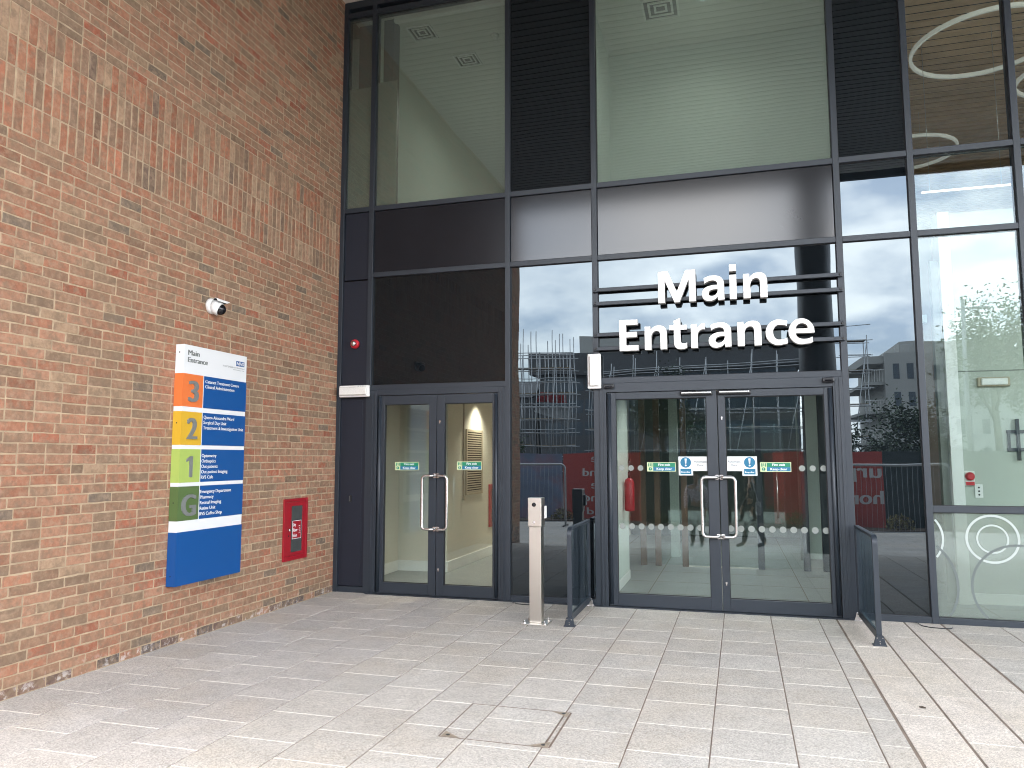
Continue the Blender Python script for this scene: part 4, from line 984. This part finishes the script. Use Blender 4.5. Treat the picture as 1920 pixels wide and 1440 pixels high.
# bay with the ring printed windows
wall('bay_wall', 'pale cream wall close behind the ring patterned windows', 'wall_bay', [(7.22, 12.5, 1.2, 1.35, 0.0005, 4.45)], skirt=[(7.22, 12.5, 1.185, 1.1995, 0.0008, 0.12)])
m = MB(); m.box(7.10, 7.2195, 1.12, 1.40, 0.0005, 4.45); tag(m.build('bay_column', 'white_paint'), 'slim white column at the end of the bay wall', 'column')
m = MB(); m.box(7.221, 12.5, 1.196, 1.1995, 2.585, 2.597); m.box(7.02, 7.0995, 1.20, 1.30, 0.001, 3.9, 0); tag(m.build('wall_trim', 'wall_grey'), 'thin grey trim line along the bay wall above head height', 'trim')
fp = thing('fire_call_point', 'red and white fire sounder on the bay wall by the ring patterned window', 'alarm', (7.245, 1.19, 1.3))
m = MB(); m.box(7.235, 7.335, 1.165, 1.1995, 1.30, 1.465); m.build('back_box', 'white_plastic', fp, bevel=0.004)
m = MB(); m.lathe([(.048, 0), (.046, -.03), (.03, -.05)], (7.285, 1.164, 1.405), 'y', 22); m.box(7.243, 7.327, 1.150, 1.1645, 1.305, 1.345); m.build('sounder', 'red_bright', fp)
so = thing('wall_socket', 'white switch plate with three dark buttons on the bay wall', 'socket', (7.36, 1.19, 1.2))
m = MB(); m.box(7.335, 7.415, 1.19, 1.1995, 1.165, 1.315); m.build('plate', 'white_plastic', so, bevel=0.003)
m = MB()
for k in range(3): m.lathe([(.010, 0), (.010, -.004)], (7.375, 1.1895, 1.20 + .04 * k), 'y', 12)
m.build('buttons', 'black', so)
tv = thing('tv_bracket', 'black empty television bracket on the bay wall', 'bracket', (7.85, 1.18, 1.6))
m = MB()
for z in (1.70, 1.90): m.box(7.68, 8.30, 1.175, 1.199, z - .018, z + .018)
for x in (7.78, 8.20): m.box(x - .015, x + .015, 1.140, 1.1745, 1.58, 2.04)
for x in (7.70, 8.28): m.box(x - .012, x + .012, 1.176, 1.198, 1.7185, 1.8815)
m.build('bracket_arms', 'black', tv)
t = thing('bulkhead_light', 'clear bulkhead light on the pale wall inside the bay', 'light', (7.57, 1.19, 2.42), 'emergency bulkhead lights')
m = MB(); m.box(7.42, 7.74, 1.145, 1.1995, 2.41, 2.515); m.build('housing', 'louvre', t, bevel=0.01)
m = MB(); m.box(7.45, 7.71, 1.12, 1.1445, 2.425, 2.50); m.build('diffuser', 'white_plastic', t, bevel=0.01)
ll = thing('linear_light', 'long slim lit light bar hanging high in the bay', 'light', (7.5, 2.6, 4.7))
m = MB(); m.box(7.3, 8.35, 2.595, 2.62, 5.175, 5.195); m.build('bar', 'lamp_dim', ll)
m = MB(); m.tube([(7.4, 2.61, 5.195), (7.4, 2.61, 7.4)], .004, 6); m.tube([(8.25, 2.61, 5.195), (8.25, 2.61, 7.4)], .004, 6); m.build('hanger', 'steel', ll)
sl = thing('slatted_ceiling', 'brown timber slat ceiling high over the bay', 'ceiling', (9, 5, 7.4))
m = MB(); y = 0.15
while y < 12.5: m.box(6.5, 17.8, y, y + 0.125, 7.40, 7.425); y += 0.19
m.build('slats', 'wood', sl)
m = MB(); m.box(6.5, 17.8, 0.10, 13.6, 7.50, 7.56); m.build('backing', 'shadow_gap', sl)
def ringlight(cx, cy, z, r, label):
    t = thing('ring_pendant', label, 'light', (cx, cy, z), 'ring pendants under the slatted ceiling')
    n = 56; m = MB(); v = []
    for k in range(n):
        a = 2 * math.pi * k / n; c, s_ = math.cos(a), math.sin(a)
        v += [(cx + (r - .019) * c, cy + (r - .019) * s_, z - .026), (cx + (r + .019) * c, cy + (r + .019) * s_, z - .026), (cx + (r + .019) * c, cy + (r + .019) * s_, z + .026), (cx + (r - .019) * c, cy + (r - .019) * s_, z + .026)]
    m.add(v, [(4 * k + j, 4 * k + (j + 1) % 4, 4 * ((k + 1) % n) + (j + 1) % 4, 4 * ((k + 1) % n) + j) for k in range(n) for j in range(4)])
    m.build('ring', 'ring', t)
    m = MB()
    for k in range(3):
        a = 2 * math.pi * k / 3 + .6; m.tube([(cx + r * math.cos(a), cy + r * math.sin(a), z + .026), (cx + r * math.cos(a), cy + r * math.sin(a), 7.40)], .003, 5)
    m.build('hanger', 'steel', t)
ringlight(8.06, 2.28, 7.0, 0.86, 'large ring pendant nearest the window under the slatted ceiling')
ringlight(9.45, 3.55, 7.0, 0.62, 'ring pendant furthest along the bay under the slatted ceiling')
ringlight(7.85, 5.95, 7.0, 0.80, 'ring pendant deepest in the bay under the slatted ceiling')
wall('bay_back_wall', 'dark brown wall at the back of the tall bay', 'wood_dark', [(6.61, 17.9, 12.6, 12.7, 0.0005, 7.39), (6.51, 6.60, 3.6, 12.6, 3.1, 7.39), (6.51, 6.60, 0.12, 3.599, 3.1, 7.39)])
# upper rooms
wall('upper_side_wall', 'pale wall of the upper room behind the first upper windows', 'wall_pale', [(-0.2, 0.16, 0.4, 9.0, 4.74, 7.355), (0.161, 3.10, 8.9, 9.0, 4.74, 7.355)])
wall('upper_partition', 'pale green partition of the upper room over the sign', 'wall_pale', [(3.10, 3.20, 0.12, 9.0, 4.74, 7.355), (3.201, 6.40, 1.84, 1.94, 4.74, 7.355), (6.401, 6.50, 0.12, 9.0, 4.74, 7.355)])
m = MB(); m.box(0.12, 0.30, 0.16, 0.34, 4.735, 7.358); m.box(0.50, 0.64, 0.12, 0.30, 4.735, 7.358); tag(m.build('upper_column', 'column'), 'dark steel columns inside the narrow upper windows', 'column')
def diffuser(x, y, w, label):
    t = thing('ceiling_diffuser', label, 'vent', (x, y, 7.35), 'ceiling air diffusers')
    m = MB()
    for k in range(3):
        a, b = w / 2 - k * w * .16, w / 2 - k * w * .16 - w * .06
        for (x0, x1, y0, y1) in ((-a, -b, -a, a), (b, a, -a, a), (-b, b, -a, -b), (-b, b, b, a)): m.box(x + x0, x + x1, y + y0, y + y1, 7.335 + .004 * k, 7.352)
    m.build('louvre_frame', 'white_paint', t)
    m = MB(); m.box(x - w / 2 + .01, x + w / 2 - .01, y - w / 2 + .01, y + w / 2 - .01, 7.353, 7.3585); m.build('dark_throat', 'shadow_gap', t)
diffuser(0.88, 0.50, 0.34, 'square air diffuser nearest the dark columns upstairs')
diffuser(1.23, 1.33, 0.34, 'square air diffuser deeper in the first upper room')
diffuser(4.02, 0.86, 0.46, 'large square air diffuser over the sign')
for (x, y, lab) in ((1.55, 2.6, 'lit downlight in the first upper room ceiling'), (2.4, 4.6, 'lit downlight far back in the first upper room'), (4.55, 0.62, 'added fill lamp in the ceiling over the sign')):  # lit to brighten the upper rooms; the one over the sign is added
    downlight(x, y, 7.359, lab, 10 if y > 2 else 9, 'upper room downlights', (.96, 1, .93), False, r=.035, cone=172)
sd_ = thing('smoke_detector', 'round white smoke detector on the upper room ceiling', 'detector', (1.8, .85, 7.35))
m = MB(); m.lathe([(.055, 0), (.055, -.02), (.04, -.035), (.038, -.05), (.015, -.055)], (1.8, .85, 7.3595), 'z', 22); m.build('detector_body', 'white_plastic', sd_)
bl = thing('blind_cassette', 'rolled up white blind along the top of the wide upper window', 'blind', (1.4, 0.1, 7.2))
m = MB(); m.box(0.66, 2.20, 0.06, 0.13, 7.285, 7.355); m.build('cassette', 'white_paint', bl, bevel=0.01)

# ------------------------------------------------------------------ the street behind the camera (seen mirrored in the glass)
GB = -0.40
off = thing('office_building', 'long dark office building with ribbon windows and a roof plant room', 'building', (0, -56, GB))
m = MB(); m.box(-10.0, 9.5, -62, -50, GB, 9.9); m.box(-10.6, 10.0, -62.5, -49.4, 8.3, 10.0); m.box(-22, -10.61, -60, -51, GB, 6.6); m.prism([(-22, -60.5, 6.6), (-22, -50.5, 6.6), (-22, -55, 8.4)], (11.3, 0, 0)); m.build('office_wall', 'clad_dark', off)
m = MB(); m.box(-7.0, 8.5, -61, -51.5, 10.001, 11.5); m.build('plant_room', 'flat_wall', off)
for z in (1.2, 3.4, 5.2, 7.0):
    for k in range(6):
        m = MB(); m.box(-9.6 + 3.2 * k, -9.6 + 3.2 * k + 3.0, -50.05, -49.995, z, z + 1.05); w_ = m.build('ribbon_window', 'win_far', off)
    m = MB()
    for k in range(24): m.box(-9.6 + .8 * k, -9.55 + .8 * k, -50.09, -50.055, z, z + 1.05)
    m.build('window_bars', 'flat_wall', off)
fl = thing('apartment_block', 'pale rendered apartment block with corner balconies and small windows', 'building', (21, -66, GB))
m = MB(); m.box(17.0, 30, -74, -60, GB, 10.2); m.box(15.4, 16.999, -72, -62, GB, 0.2)
for z in (0.0, 2.6, 5.2, 7.6): m.box(15.4, 16.999, -72, -60.4, z, z + .25)
m.box(15.4, 17.0, -72, -60.4, 9.3, 10.0); m.box(18.6, 27, -72, -61.5, 10.2005, 11.4)
m.build('block_wall', 'flat_wall', fl)
for z in (1.2, 3.5, 5.8, 8.0):
    for x in (17.7, 18.9, 20.6, 22.2, 24.0, 26.0, 28.0):
        m = MB(); m.box(x, x + .55, -60.02, -59.98, z, z + 1.2); m.build('window', 'win_far', fl)
m = MB()
for z in (0.25, 2.85, 5.45, 7.85):
    m.box(15.42, 16.99, -60.45, -60.42, z + .9, z + .95)
    for k in range(8): m.box(15.45 + .2 * k, 15.47 + .2 * k, -60.45, -60.43, z, z + .9)
m.build('balcony_rails', 'white_paint', fl)
m = MB()
for k in range(18): m.box(18.0 + .6 * k, 18.03 + .6 * k, -60.6, -60.57, 10.21, 11.0)
m.box(18.0, 28.5, -60.6, -60.57, 10.97, 11.0); m.build('roof_rail', 'galv', fl)
def scaffold(name, label, x0, x1, y, z1, nx, nz, top, depth=1.2, brace=True):
    t = thing(name, label, 'scaffold', ((x0 + x1) / 2, y, GB), 'scaffolding on the building site')
    rr = random.Random(int(x0 * 10))
    r = 0.028
    for i in range(nx + 1):
        x = x0 + (x1 - x0) * i / nx
        for d in (0, depth):
            m = MB(); m.cyl((x, y - d, GB), (x, y - d, z1 + rr.uniform(.2, top)), r, n=6); m.build('standard', 'galv', t)
    for j in range(nz):
        z = 0.8 + (z1 - 0.8) * j / max(1, nz - 1)
        for d in (0, depth):
            m = MB(); m.cyl((x0 - .3, y - d + .05, z), (x1 + .3, y - d + .05, z + rr.uniform(-.05, .05)), r, n=6); m.build('ledger', 'galv', t)
        if j % 2 == 0:
            m = MB(); m.box(x0, x1, y - depth + .1, y - .1, z + .05, z + .09); m.build('deck', 'board', t)
            m = MB(); m.cyl((x0 - .2, y + .05, z + 1.0), (x1 + .2, y + .05, z + 1.0), r, n=6); m.build('ledger', 'galv', t)
    if brace:
        for i in range(0, nx, 2):
            xa, xb = x0 + (x1 - x0) * i / nx, x0 + (x1 - x0) * (i + 1) / nx
            m = MB(); m.cyl((xa, y + .1, 0), (xb, y + .1, z1), r, n=6); m.build('brace', 'galv', t)
    return t
scaffold('scaffolding', 'tall scaffolding in front of the left end of the office building', -9.4, -5.0, -38, 8.2, 9, 10, 1.8)
scaffold('scaffolding', 'long scaffolding across the middle of the office building', -4.2, 9.0, -40, 7.4, 9, 6, 1.3)
scaffold('scaffold_tower', 'narrow braced scaffold tower at the end of the office building', 11.3, 12.5, -40, 8.6, 1, 9, 0.4)
m = MB(); m.prism([(-7.5, -36.7, 5.35), (-5.7, -36.7, 5.25), (-5.75, -36.7, 5.9), (-7.3, -36.7, 6.0)], (0, -.05, 0)); m.v = [(a, b - 2.7, c) for a, b, c in m.v]; tag(m.build('red_sheeting', 'sheet_red'), 'red sheeting tied to the tall scaffolding', 'sheeting')
m = MB(); m.prism([(-5.5, -36.72, 3.5), (-5.35, -36.72, 4.9), (-5.7, -36.72, 5.1), (-7.5, -36.72, 5.05), (-7.7, -36.72, 4.7), (-6.6, -36.72, 4.3)], (0, -.05, 0)); m.v = [(a, b - 2.7, c) for a, b, c in m.v]; tag(m.build('white_sheeting', 'sheet_white'), 'white sheeting tied to the tall scaffolding', 'sheeting')
def hoard(x0, x1, mat, label, texts=(), z0=GB, z1=1.80, y=-16.0):
    t = thing('hoarding_panel', label, 'hoarding', ((x0 + x1) / 2, y, z0), 'site hoarding panels')
    m = MB(); m.box(x0 + .004, x1 - .004, y - .05, y, z0, z1); m.build('board', mat, t)
    if texts:
        m = MB()
        for txt, xr, z, h, w in texts: text_add(m, txt, (xr, y + .004, z), -X, Z, Y, h=h, w=w, bold=.05)
        m.build('lettering', 'hoard_text', t)
hoard(-14, -5.4, 'hoard_dark', 'dark hoarding panel at the far left of the site')
hoard(-5.4, -.70, 'hoard_blue', 'blue grey mottled hoarding panel')
hoard(-.66, 1.9, 'hoard_red', 'red hoarding panel with five rows of pale lettering', [('de', 0.75, 1.48, .26, .42), ('rland', 1.0, 1.02, .26, .95), ('de', .75, .62, .26, .42), ('rland', 1.0, .20, .26, .95), ('nd', .60, -.22, .22, .45)])
hoard(1.9, 5.9, 'hoard_dark', 'dark green hoarding panel between the two red panels')
hoard(5.9, 8.98, 'hoard_red', 'red hoarding panel with two rows of pale lettering', [('urp', 8.92, 1.08, .40, 1.05), ('hom', 8.94, .28, .40, 1.15)])
hoard(8.98, 16, 'hoard_dark', 'long dark green hoarding panel beyond the red lettering')
def barrier(x0, x1, y, label):
    t = thing('site_barrier', label, 'barrier', ((x0 + x1) / 2, y, GB), 'tubular site barriers')
    z = 1.46; r = .03
    P = [(x0, y, -0.33), (x0, y, z - .15)] + [(x0 + .15 - .15 * math.cos(R(a)), y, z - .15 + .15 * math.sin(R(a))) for a in range(15, 91, 15)] + [(x1 - .15 + .15 * math.sin(R(a)), y, z - .15 + .15 * math.cos(R(a))) for a in range(0, 91, 15)] + [(x1, y, -0.33)]
    m = MB(); m.tube(P, r, 8); m.build('barrier_frame', 'galv', t)
    m = MB()
    k = int((x1 - x0) / .12)
    for i in range(1, k): m.cyl((x0 + (x1 - x0) * i / k, y, -.2), (x0 + (x1 - x0) * i / k, y, z - .03), .004, n=4)
    m.cyl((x0 + .03, y, -.2), (x1 - .03, y, -.2), .012, n=6); m.build('mesh_wires', 'galv', t)
    m = MB(); m.box(x0 - .02, x0 + .02, y - .3, y + .3, -.33, -.29); m.box(x1 - .02, x1 + .02, y - .3, y + .3, -.33, -.29); m.build('feet', 'black', t)
barrier(-3.3, 0.15, -12.6, 'tubular mesh barrier in front of the blue grey hoarding')
barrier(7.0, 9.9, -12.6, 'tubular mesh barrier in front of the dark green hoarding')
lp = thing('street_lamp', 'tall grey street lamp with a single flat arm', 'lamp', (12.9, -22, GB))
m = MB(); m.tube([(12.9, -22, GB), (12.9, -22, 3.5), (12.9, -22, 7.35)], [.11, .085, .06], 14); m.build('lamp_post', 'galv', lp)
m = MB(); m.tube([(12.72, -22, 7.02), (13.1, -22, 7.05), (13.3, -22, 7.05)], .03, 8); m.box(13.15, 13.75, -22.1, -21.9, 7.0, 7.07); m.build('lamp_head', 'galv', lp)
def tree(x, y, h, w, zc, label, leafmat, n, seed, grp='trees on the street behind', kind='street_tree', leaf=0.13, z0=GB, hollow=0.25):
    rr = random.Random(seed); t = thing(kind, label, 'tree', (x, y, z0), grp)
    m = MB(); m.tube([(x, y, z0), (x + .05, y, z0 + h * .3), (x - .04, y + .05, z0 + h * .6), (x, y, z0 + h * .9)], [h * .022, h * .017, h * .011, h * .003], 9)
    cl = []
    for k in range(11):
        a = rr.uniform(0, 6.28); zb = z0 + zc * (.75 + .5 * rr.random()); q = Vector((x + w * rr.uniform(.35, .9) * math.cos(a), y + w * rr.uniform(.35, .9) * math.sin(a), zb + h * rr.uniform(.12, .38)))
        m.tube([(x, y, zb), ((x + q.x) / 2, (y + q.y) / 2, zb + (q.z - zb) * .4), tuple(q)], [h * .009, h * .006, h * .002], 6); cl.append(q)
    m.build('trunk', 'bark', t)
    for k in range(9): cl.append(Vector((x + rr.gauss(0, w * .35), y + rr.gauss(0, w * .35), z0 + zc + (h - zc) * rr.uniform(.15, .95))))
    m = MB()
    for k in range(n):
        c = rr.choice(cl); p = c + Vector((rr.gauss(0, w * .22), rr.gauss(0, w * .22), rr.gauss(0, (h - zc) * .12)))
        p.z = max(p.z, z0 + zc * .6)
        u = Vector((rr.gauss(0, 1), rr.gauss(0, 1), rr.gauss(0, .6))).normalized(); v = u.orthogonal().normalized(); s_ = leaf * rr.uniform(.6, 1.3)
        m.add([p - u * s_, p + v * s_ * .5, p + u * s_, p - v * s_ * .5], [(0, 1, 2, 3)])
    m.build('crown', leafmat, t)
tree(13.9, -22.5, 7.7, 1.5, 4.2, 'pale leafed tree standing by the street lamp', 'leaf', 5200, 1, leaf=0.075)
tree(16.4, -24, 6.8, 1.8, 2.8, 'wide green tree beside the apartment block', 'leaf', 5200, 2, leaf=0.085)
tree(13.0, -33, 4.3, 2.2, 0.9, 'dark bushy tree in front of the apartment block', 'leaf_dark', 6000, 3, leaf=0.10)
tree(9.6, -30, 3.9, 1.3, 1.0, 'low dark tree near the scaffold tower', 'leaf_dark', 3000, 4, leaf=0.09)
tree(-7.0, -30, 4.6, 1.2, 1.2, 'small bright tree near the tall scaffolding', 'leaf', 2600, 5, leaf=0.09)
tree(1.2, -32, 6.4, 1.9, 3.0, 'dark tree before the long scaffolding', 'leaf_dark', 4200, 6, leaf=0.09)
def shrub(x, y, r, mat, label, seed):
    rr = random.Random(seed); t = thing('shrub', label, 'shrub', (x, y, -.3), 'shrubs in the planting bed')
    m = MB()
    for k in range(7):
        a = rr.uniform(0, 6.28); m.tube([(x, y, -.31), (x + r * .6 * math.cos(a), y + r * .6 * math.sin(a), -.3 + r * .8)], [.012, .004], 5)
    m.build('stems', 'bark', t); m = MB()
    for k in range(420):
        d = Vector((rr.gauss(0, 1), rr.gauss(0, 1), abs(rr.gauss(0, 1)))).normalized() * r * rr.uniform(.5, 1.05); p = Vector((x, y, -.3)) + Vector((d.x, d.y * .8, d.z * .95))
        u = Vector((rr.gauss(0, 1), rr.gauss(0, 1), rr.gauss(0, 1))).normalized(); v = u.orthogonal().normalized(); s_ = rr.uniform(.02, .05)
        m.add([p - u * s_, p + v * s_ * .5, p + u * s_, p - v * s_ * .5], [(0, 1, 2, 3)])
    m.build('foliage', mat, t)
for i, (x, r, mat, lab) in enumerate(((-0.4, .36, 'leaf_yellow', 'yellowish shrub before the blue grey hoarding'), (0.9, .28, 'leaf_dark', 'small dark shrub before the red five row hoarding'), (2.6, .3, 'leaf', 'green shrub before the dark hoarding between the reds'), (6.4, .42, 'leaf_yellow', 'yellowish shrub before the red two row hoarding'), (9.1, .40, 'leaf_yellow', 'yellowish shrub where the red hoarding ends'), (10.2, .30, 'leaf_dark', 'dark low shrub before the long dark green hoarding'), (11.6, .34, 'leaf_yellow', 'yellow shrub furthest along the planting bed'), (-2.6, .3, 'leaf', 'green shrub by the tubular barrier'))):
    shrub(x, -14.7, r, mat, lab, 20 + i)

# ------------------------------------------------------------------ two people behind the camera (mirrored in the automatic doors)
def skinmesh(name, joints, edges, mat, parent, sub=1):
    me = bpy.data.meshes.new(name); keys = list(joints)
    o0 = org(parent)
    me.from_pydata([Vector(joints[k][0]) - o0 for k in keys], [(keys.index(a), keys.index(b)) for a, b in edges], [])
    ob = bpy.data.objects.new(name, me); COL.objects.link(ob)
    md = ob.modifiers.new('skin', 'SKIN'); md.use_smooth_shade = True; md.branch_smoothing = 0.4
    for i, k in enumerate(keys):
        r = joints[k][1]; rr_ = (r, r) if not isinstance(r, tuple) else r
        me.skin_vertices[0].data[i].radius = rr_; me.skin_vertices[0].data[i].use_root = (i == 0)
    sb_ = ob.modifiers.new('sub', 'SUBSURF'); sb_.levels = sub; sb_.render_levels = sub
    bpy.context.view_layer.update()
    nm = bpy.data.meshes.new_from_object(ob.evaluated_get(bpy.context.evaluated_depsgraph_get()))
    ob.modifiers.clear(); ob.data = nm; bpy.data.meshes.remove(me)
    nm.materials.clear(); nm.materials.append(M[mat]); nm.name = name
    for p in nm.polygons: p.use_smooth = True
    ob.parent = parent
    return ob
def person(px, py, pz, H, rot, label, top, bottom, stride=0.0, bag=False):
    t = thing('person', label, 'person', (px, py, pz))
    c, s_ = math.cos(rot), math.sin(rot)
    def W(x, y, z): return (px + x * c - y * s_, py + x * s_ + y * c, pz + z * H / 1.7)
    J = {}
    J['pelvis'] = (W(0, 0, .92), (.135, .10)); J['waist'] = (W(0, 0, 1.08), (.125, .09)); J['chest'] = (W(0, .01, 1.28), (.155, .105)); J['neck0'] = (W(0, 0, 1.42), (.075, .065))
    J['neck'] = (W(0, .01, 1.48), .052); J['jaw'] = (W(0, .035, 1.54), (.058, .066)); J['head'] = (W(0, .02, 1.61), (.074, .088)); J['crown'] = (W(0, .01, 1.67), (.055, .065))
    E = [('pelvis', 'waist'), ('waist', 'chest'), ('chest', 'neck0'), ('neck0', 'neck'), ('neck', 'jaw'), ('jaw', 'head'), ('head', 'crown')]
    for sd, q in (('l', -1), ('r', 1)):
        st = stride * q; kb = abs(stride) * .35
        J['hip' + sd] = (W(.09 * q, 0, .86), .098); J['knee' + sd] = (W(.095 * q, st * .45 + kb * .4, .49), .062); J['calf' + sd] = (W(.097 * q, st * .7 - .01, .33), .058); J['ankle' + sd] = (W(.10 * q, st - .02, .085), .040); J['foot' + sd] = (W(.105 * q, st + .05, .045), .036); J['toe' + sd] = (W(.11 * q, st + .15, .032), .028)
        E += [('pelvis', 'hip' + sd), ('hip' + sd, 'knee' + sd), ('knee' + sd, 'calf' + sd), ('calf' + sd, 'ankle' + sd), ('ankle' + sd, 'foot' + sd), ('foot' + sd, 'toe' + sd)]
        J['sh' + sd] = (W(.17 * q, 0, 1.37), .058); J['elb' + sd] = (W(.235 * q, -.03 - st * .3, 1.09), .043); J['wr' + sd] = (W(.22 * q, .10 - st * .5, .87), .030); J['palm' + sd] = (W(.215 * q, .125 - st * .5, .80), (.030, .018))
        E += [('chest', 'sh' + sd), ('sh' + sd, 'elb' + sd), ('elb' + sd, 'wr' + sd), ('wr' + sd, 'palm' + sd)]
        for f, (dy, ln) in enumerate(((-.024, .06), (-.008, .075), (.008, .078), (.024, .068))):
            a = W(.215 * q, .13 + dy - st * .5, .75); b = W(.205 * q, .135 + dy - st * .5, .75 - ln * .55); d = W(.19 * q, .135 + dy - st * .5, .75 - ln)
            J['f%s%d' % (sd, f)] = (a, .010); J['g%s%d' % (sd, f)] = (b, .009); J['h%s%d' % (sd, f)] = (d, .008)
            E += [('palm' + sd, 'f%s%d' % (sd, f)), ('f%s%d' % (sd, f), 'g%s%d' % (sd, f)), ('g%s%d' % (sd, f), 'h%s%d' % (sd, f))]
        J['t0' + sd] = (W(.205 * q, .165 - st * .5, .80), .011); J['t1' + sd] = (W(.195 * q, .18 - st * .5, .755), .009); E += [('palm' + sd, 't0' + sd), ('t0' + sd, 't1' + sd)]
    skinmesh('body', J, E, 'skin', t)
    def sub(keys, add, nm, mat, fix=None):
        JJ = {}
        for k in keys:
            p, r = J[k]; r = r if isinstance(r, tuple) else (r, r); JJ[k] = (p, (r[0] + add, r[1] + add))
        if fix: JJ.update(fix)
        return skinmesh(nm, JJ, [e for e in E if e[0] in JJ and e[1] in JJ], mat, t)
    sub(['waist', 'pelvis', 'chest', 'neck0', 'shl', 'elbl', 'wrl', 'shr', 'elbr', 'wrr'], .016, 'top', top)
    sub(['pelvis', 'hipl', 'kneel', 'calfl', 'anklel', 'hipr', 'kneer', 'calfr', 'ankler'], .012, 'trousers', bottom)
    for sd in 'lr': sub(['foot' + sd, 'ankle' + sd, 'toe' + sd], .010, 'shoe', 'shoe')
    m = MB(); hc = Vector(W(0, .0, 1.625)); m.ball(hc, .105, 18, 10, 0, (.9, 1.05, 1.05)); m.v = [(v if not ((Vector(v) - hc).dot(Vector((-s_, c, 0))) > .055 and v[2] < hc.z + .045) else tuple(Vector(v) - Vector((-s_, c, 0)) * .09)) for v in m.v]; m.build('hair', 'hair', t)
    for q in (-1, 1):
        m = MB(); m.ball(W(.032 * q, .105, 1.60), .011, 10, 6); m.build('eye', 'eye', t)
    m = MB(); m.ball(W(0, .118, 1.575), .015, 10, 6, 0, (.8, 1, 1.5)); m.build('nose', 'skin', t)
    m = MB(); m.ball(W(0, .098, 1.54), .018, 10, 6, 0, (1.3, .5, .35)); m.build('mouth', 'red', t)
    for q in (-1, 1):
        m = MB(); m.ball(W(.080 * q, .01, 1.595), .022, 10, 6, 0, (.4, .8, 1.2)); m.build('ear', 'skin', t)
    if bag:
        tb = thing('shoulder_bag', 'pale grey shoulder bag carried by the walking person', 'bag', W(.30, -.05, .9))
        m = MB(); p = Vector(W(.27, -.12, .88)); m.box(p.x - .06, p.x + .06, p.y - .16, p.y + .16, p.z - .17, p.z + .12); m.build('bag_body', 'bag', tb, bevel=.03)
        m = MB(); m.tube([(p.x, p.y - .12, p.z + .11), W(.19, .0, 1.46), (p.x, p.y + .12, p.z + .11)], .012, 6); m.build('strap', 'bag', tb)
person(3.93, -8.95, -0.33, 1.62, 0.1, 'person in a speckled grey blouse and black trousers standing with arms down', 'blouse', 'trousers')
person(5.12, -9.10, -0.33, 1.72, R(90), 'person in dark clothes mid stride with a grey shoulder bag', 'jacket', 'trousers', stride=0.22, bag=True)
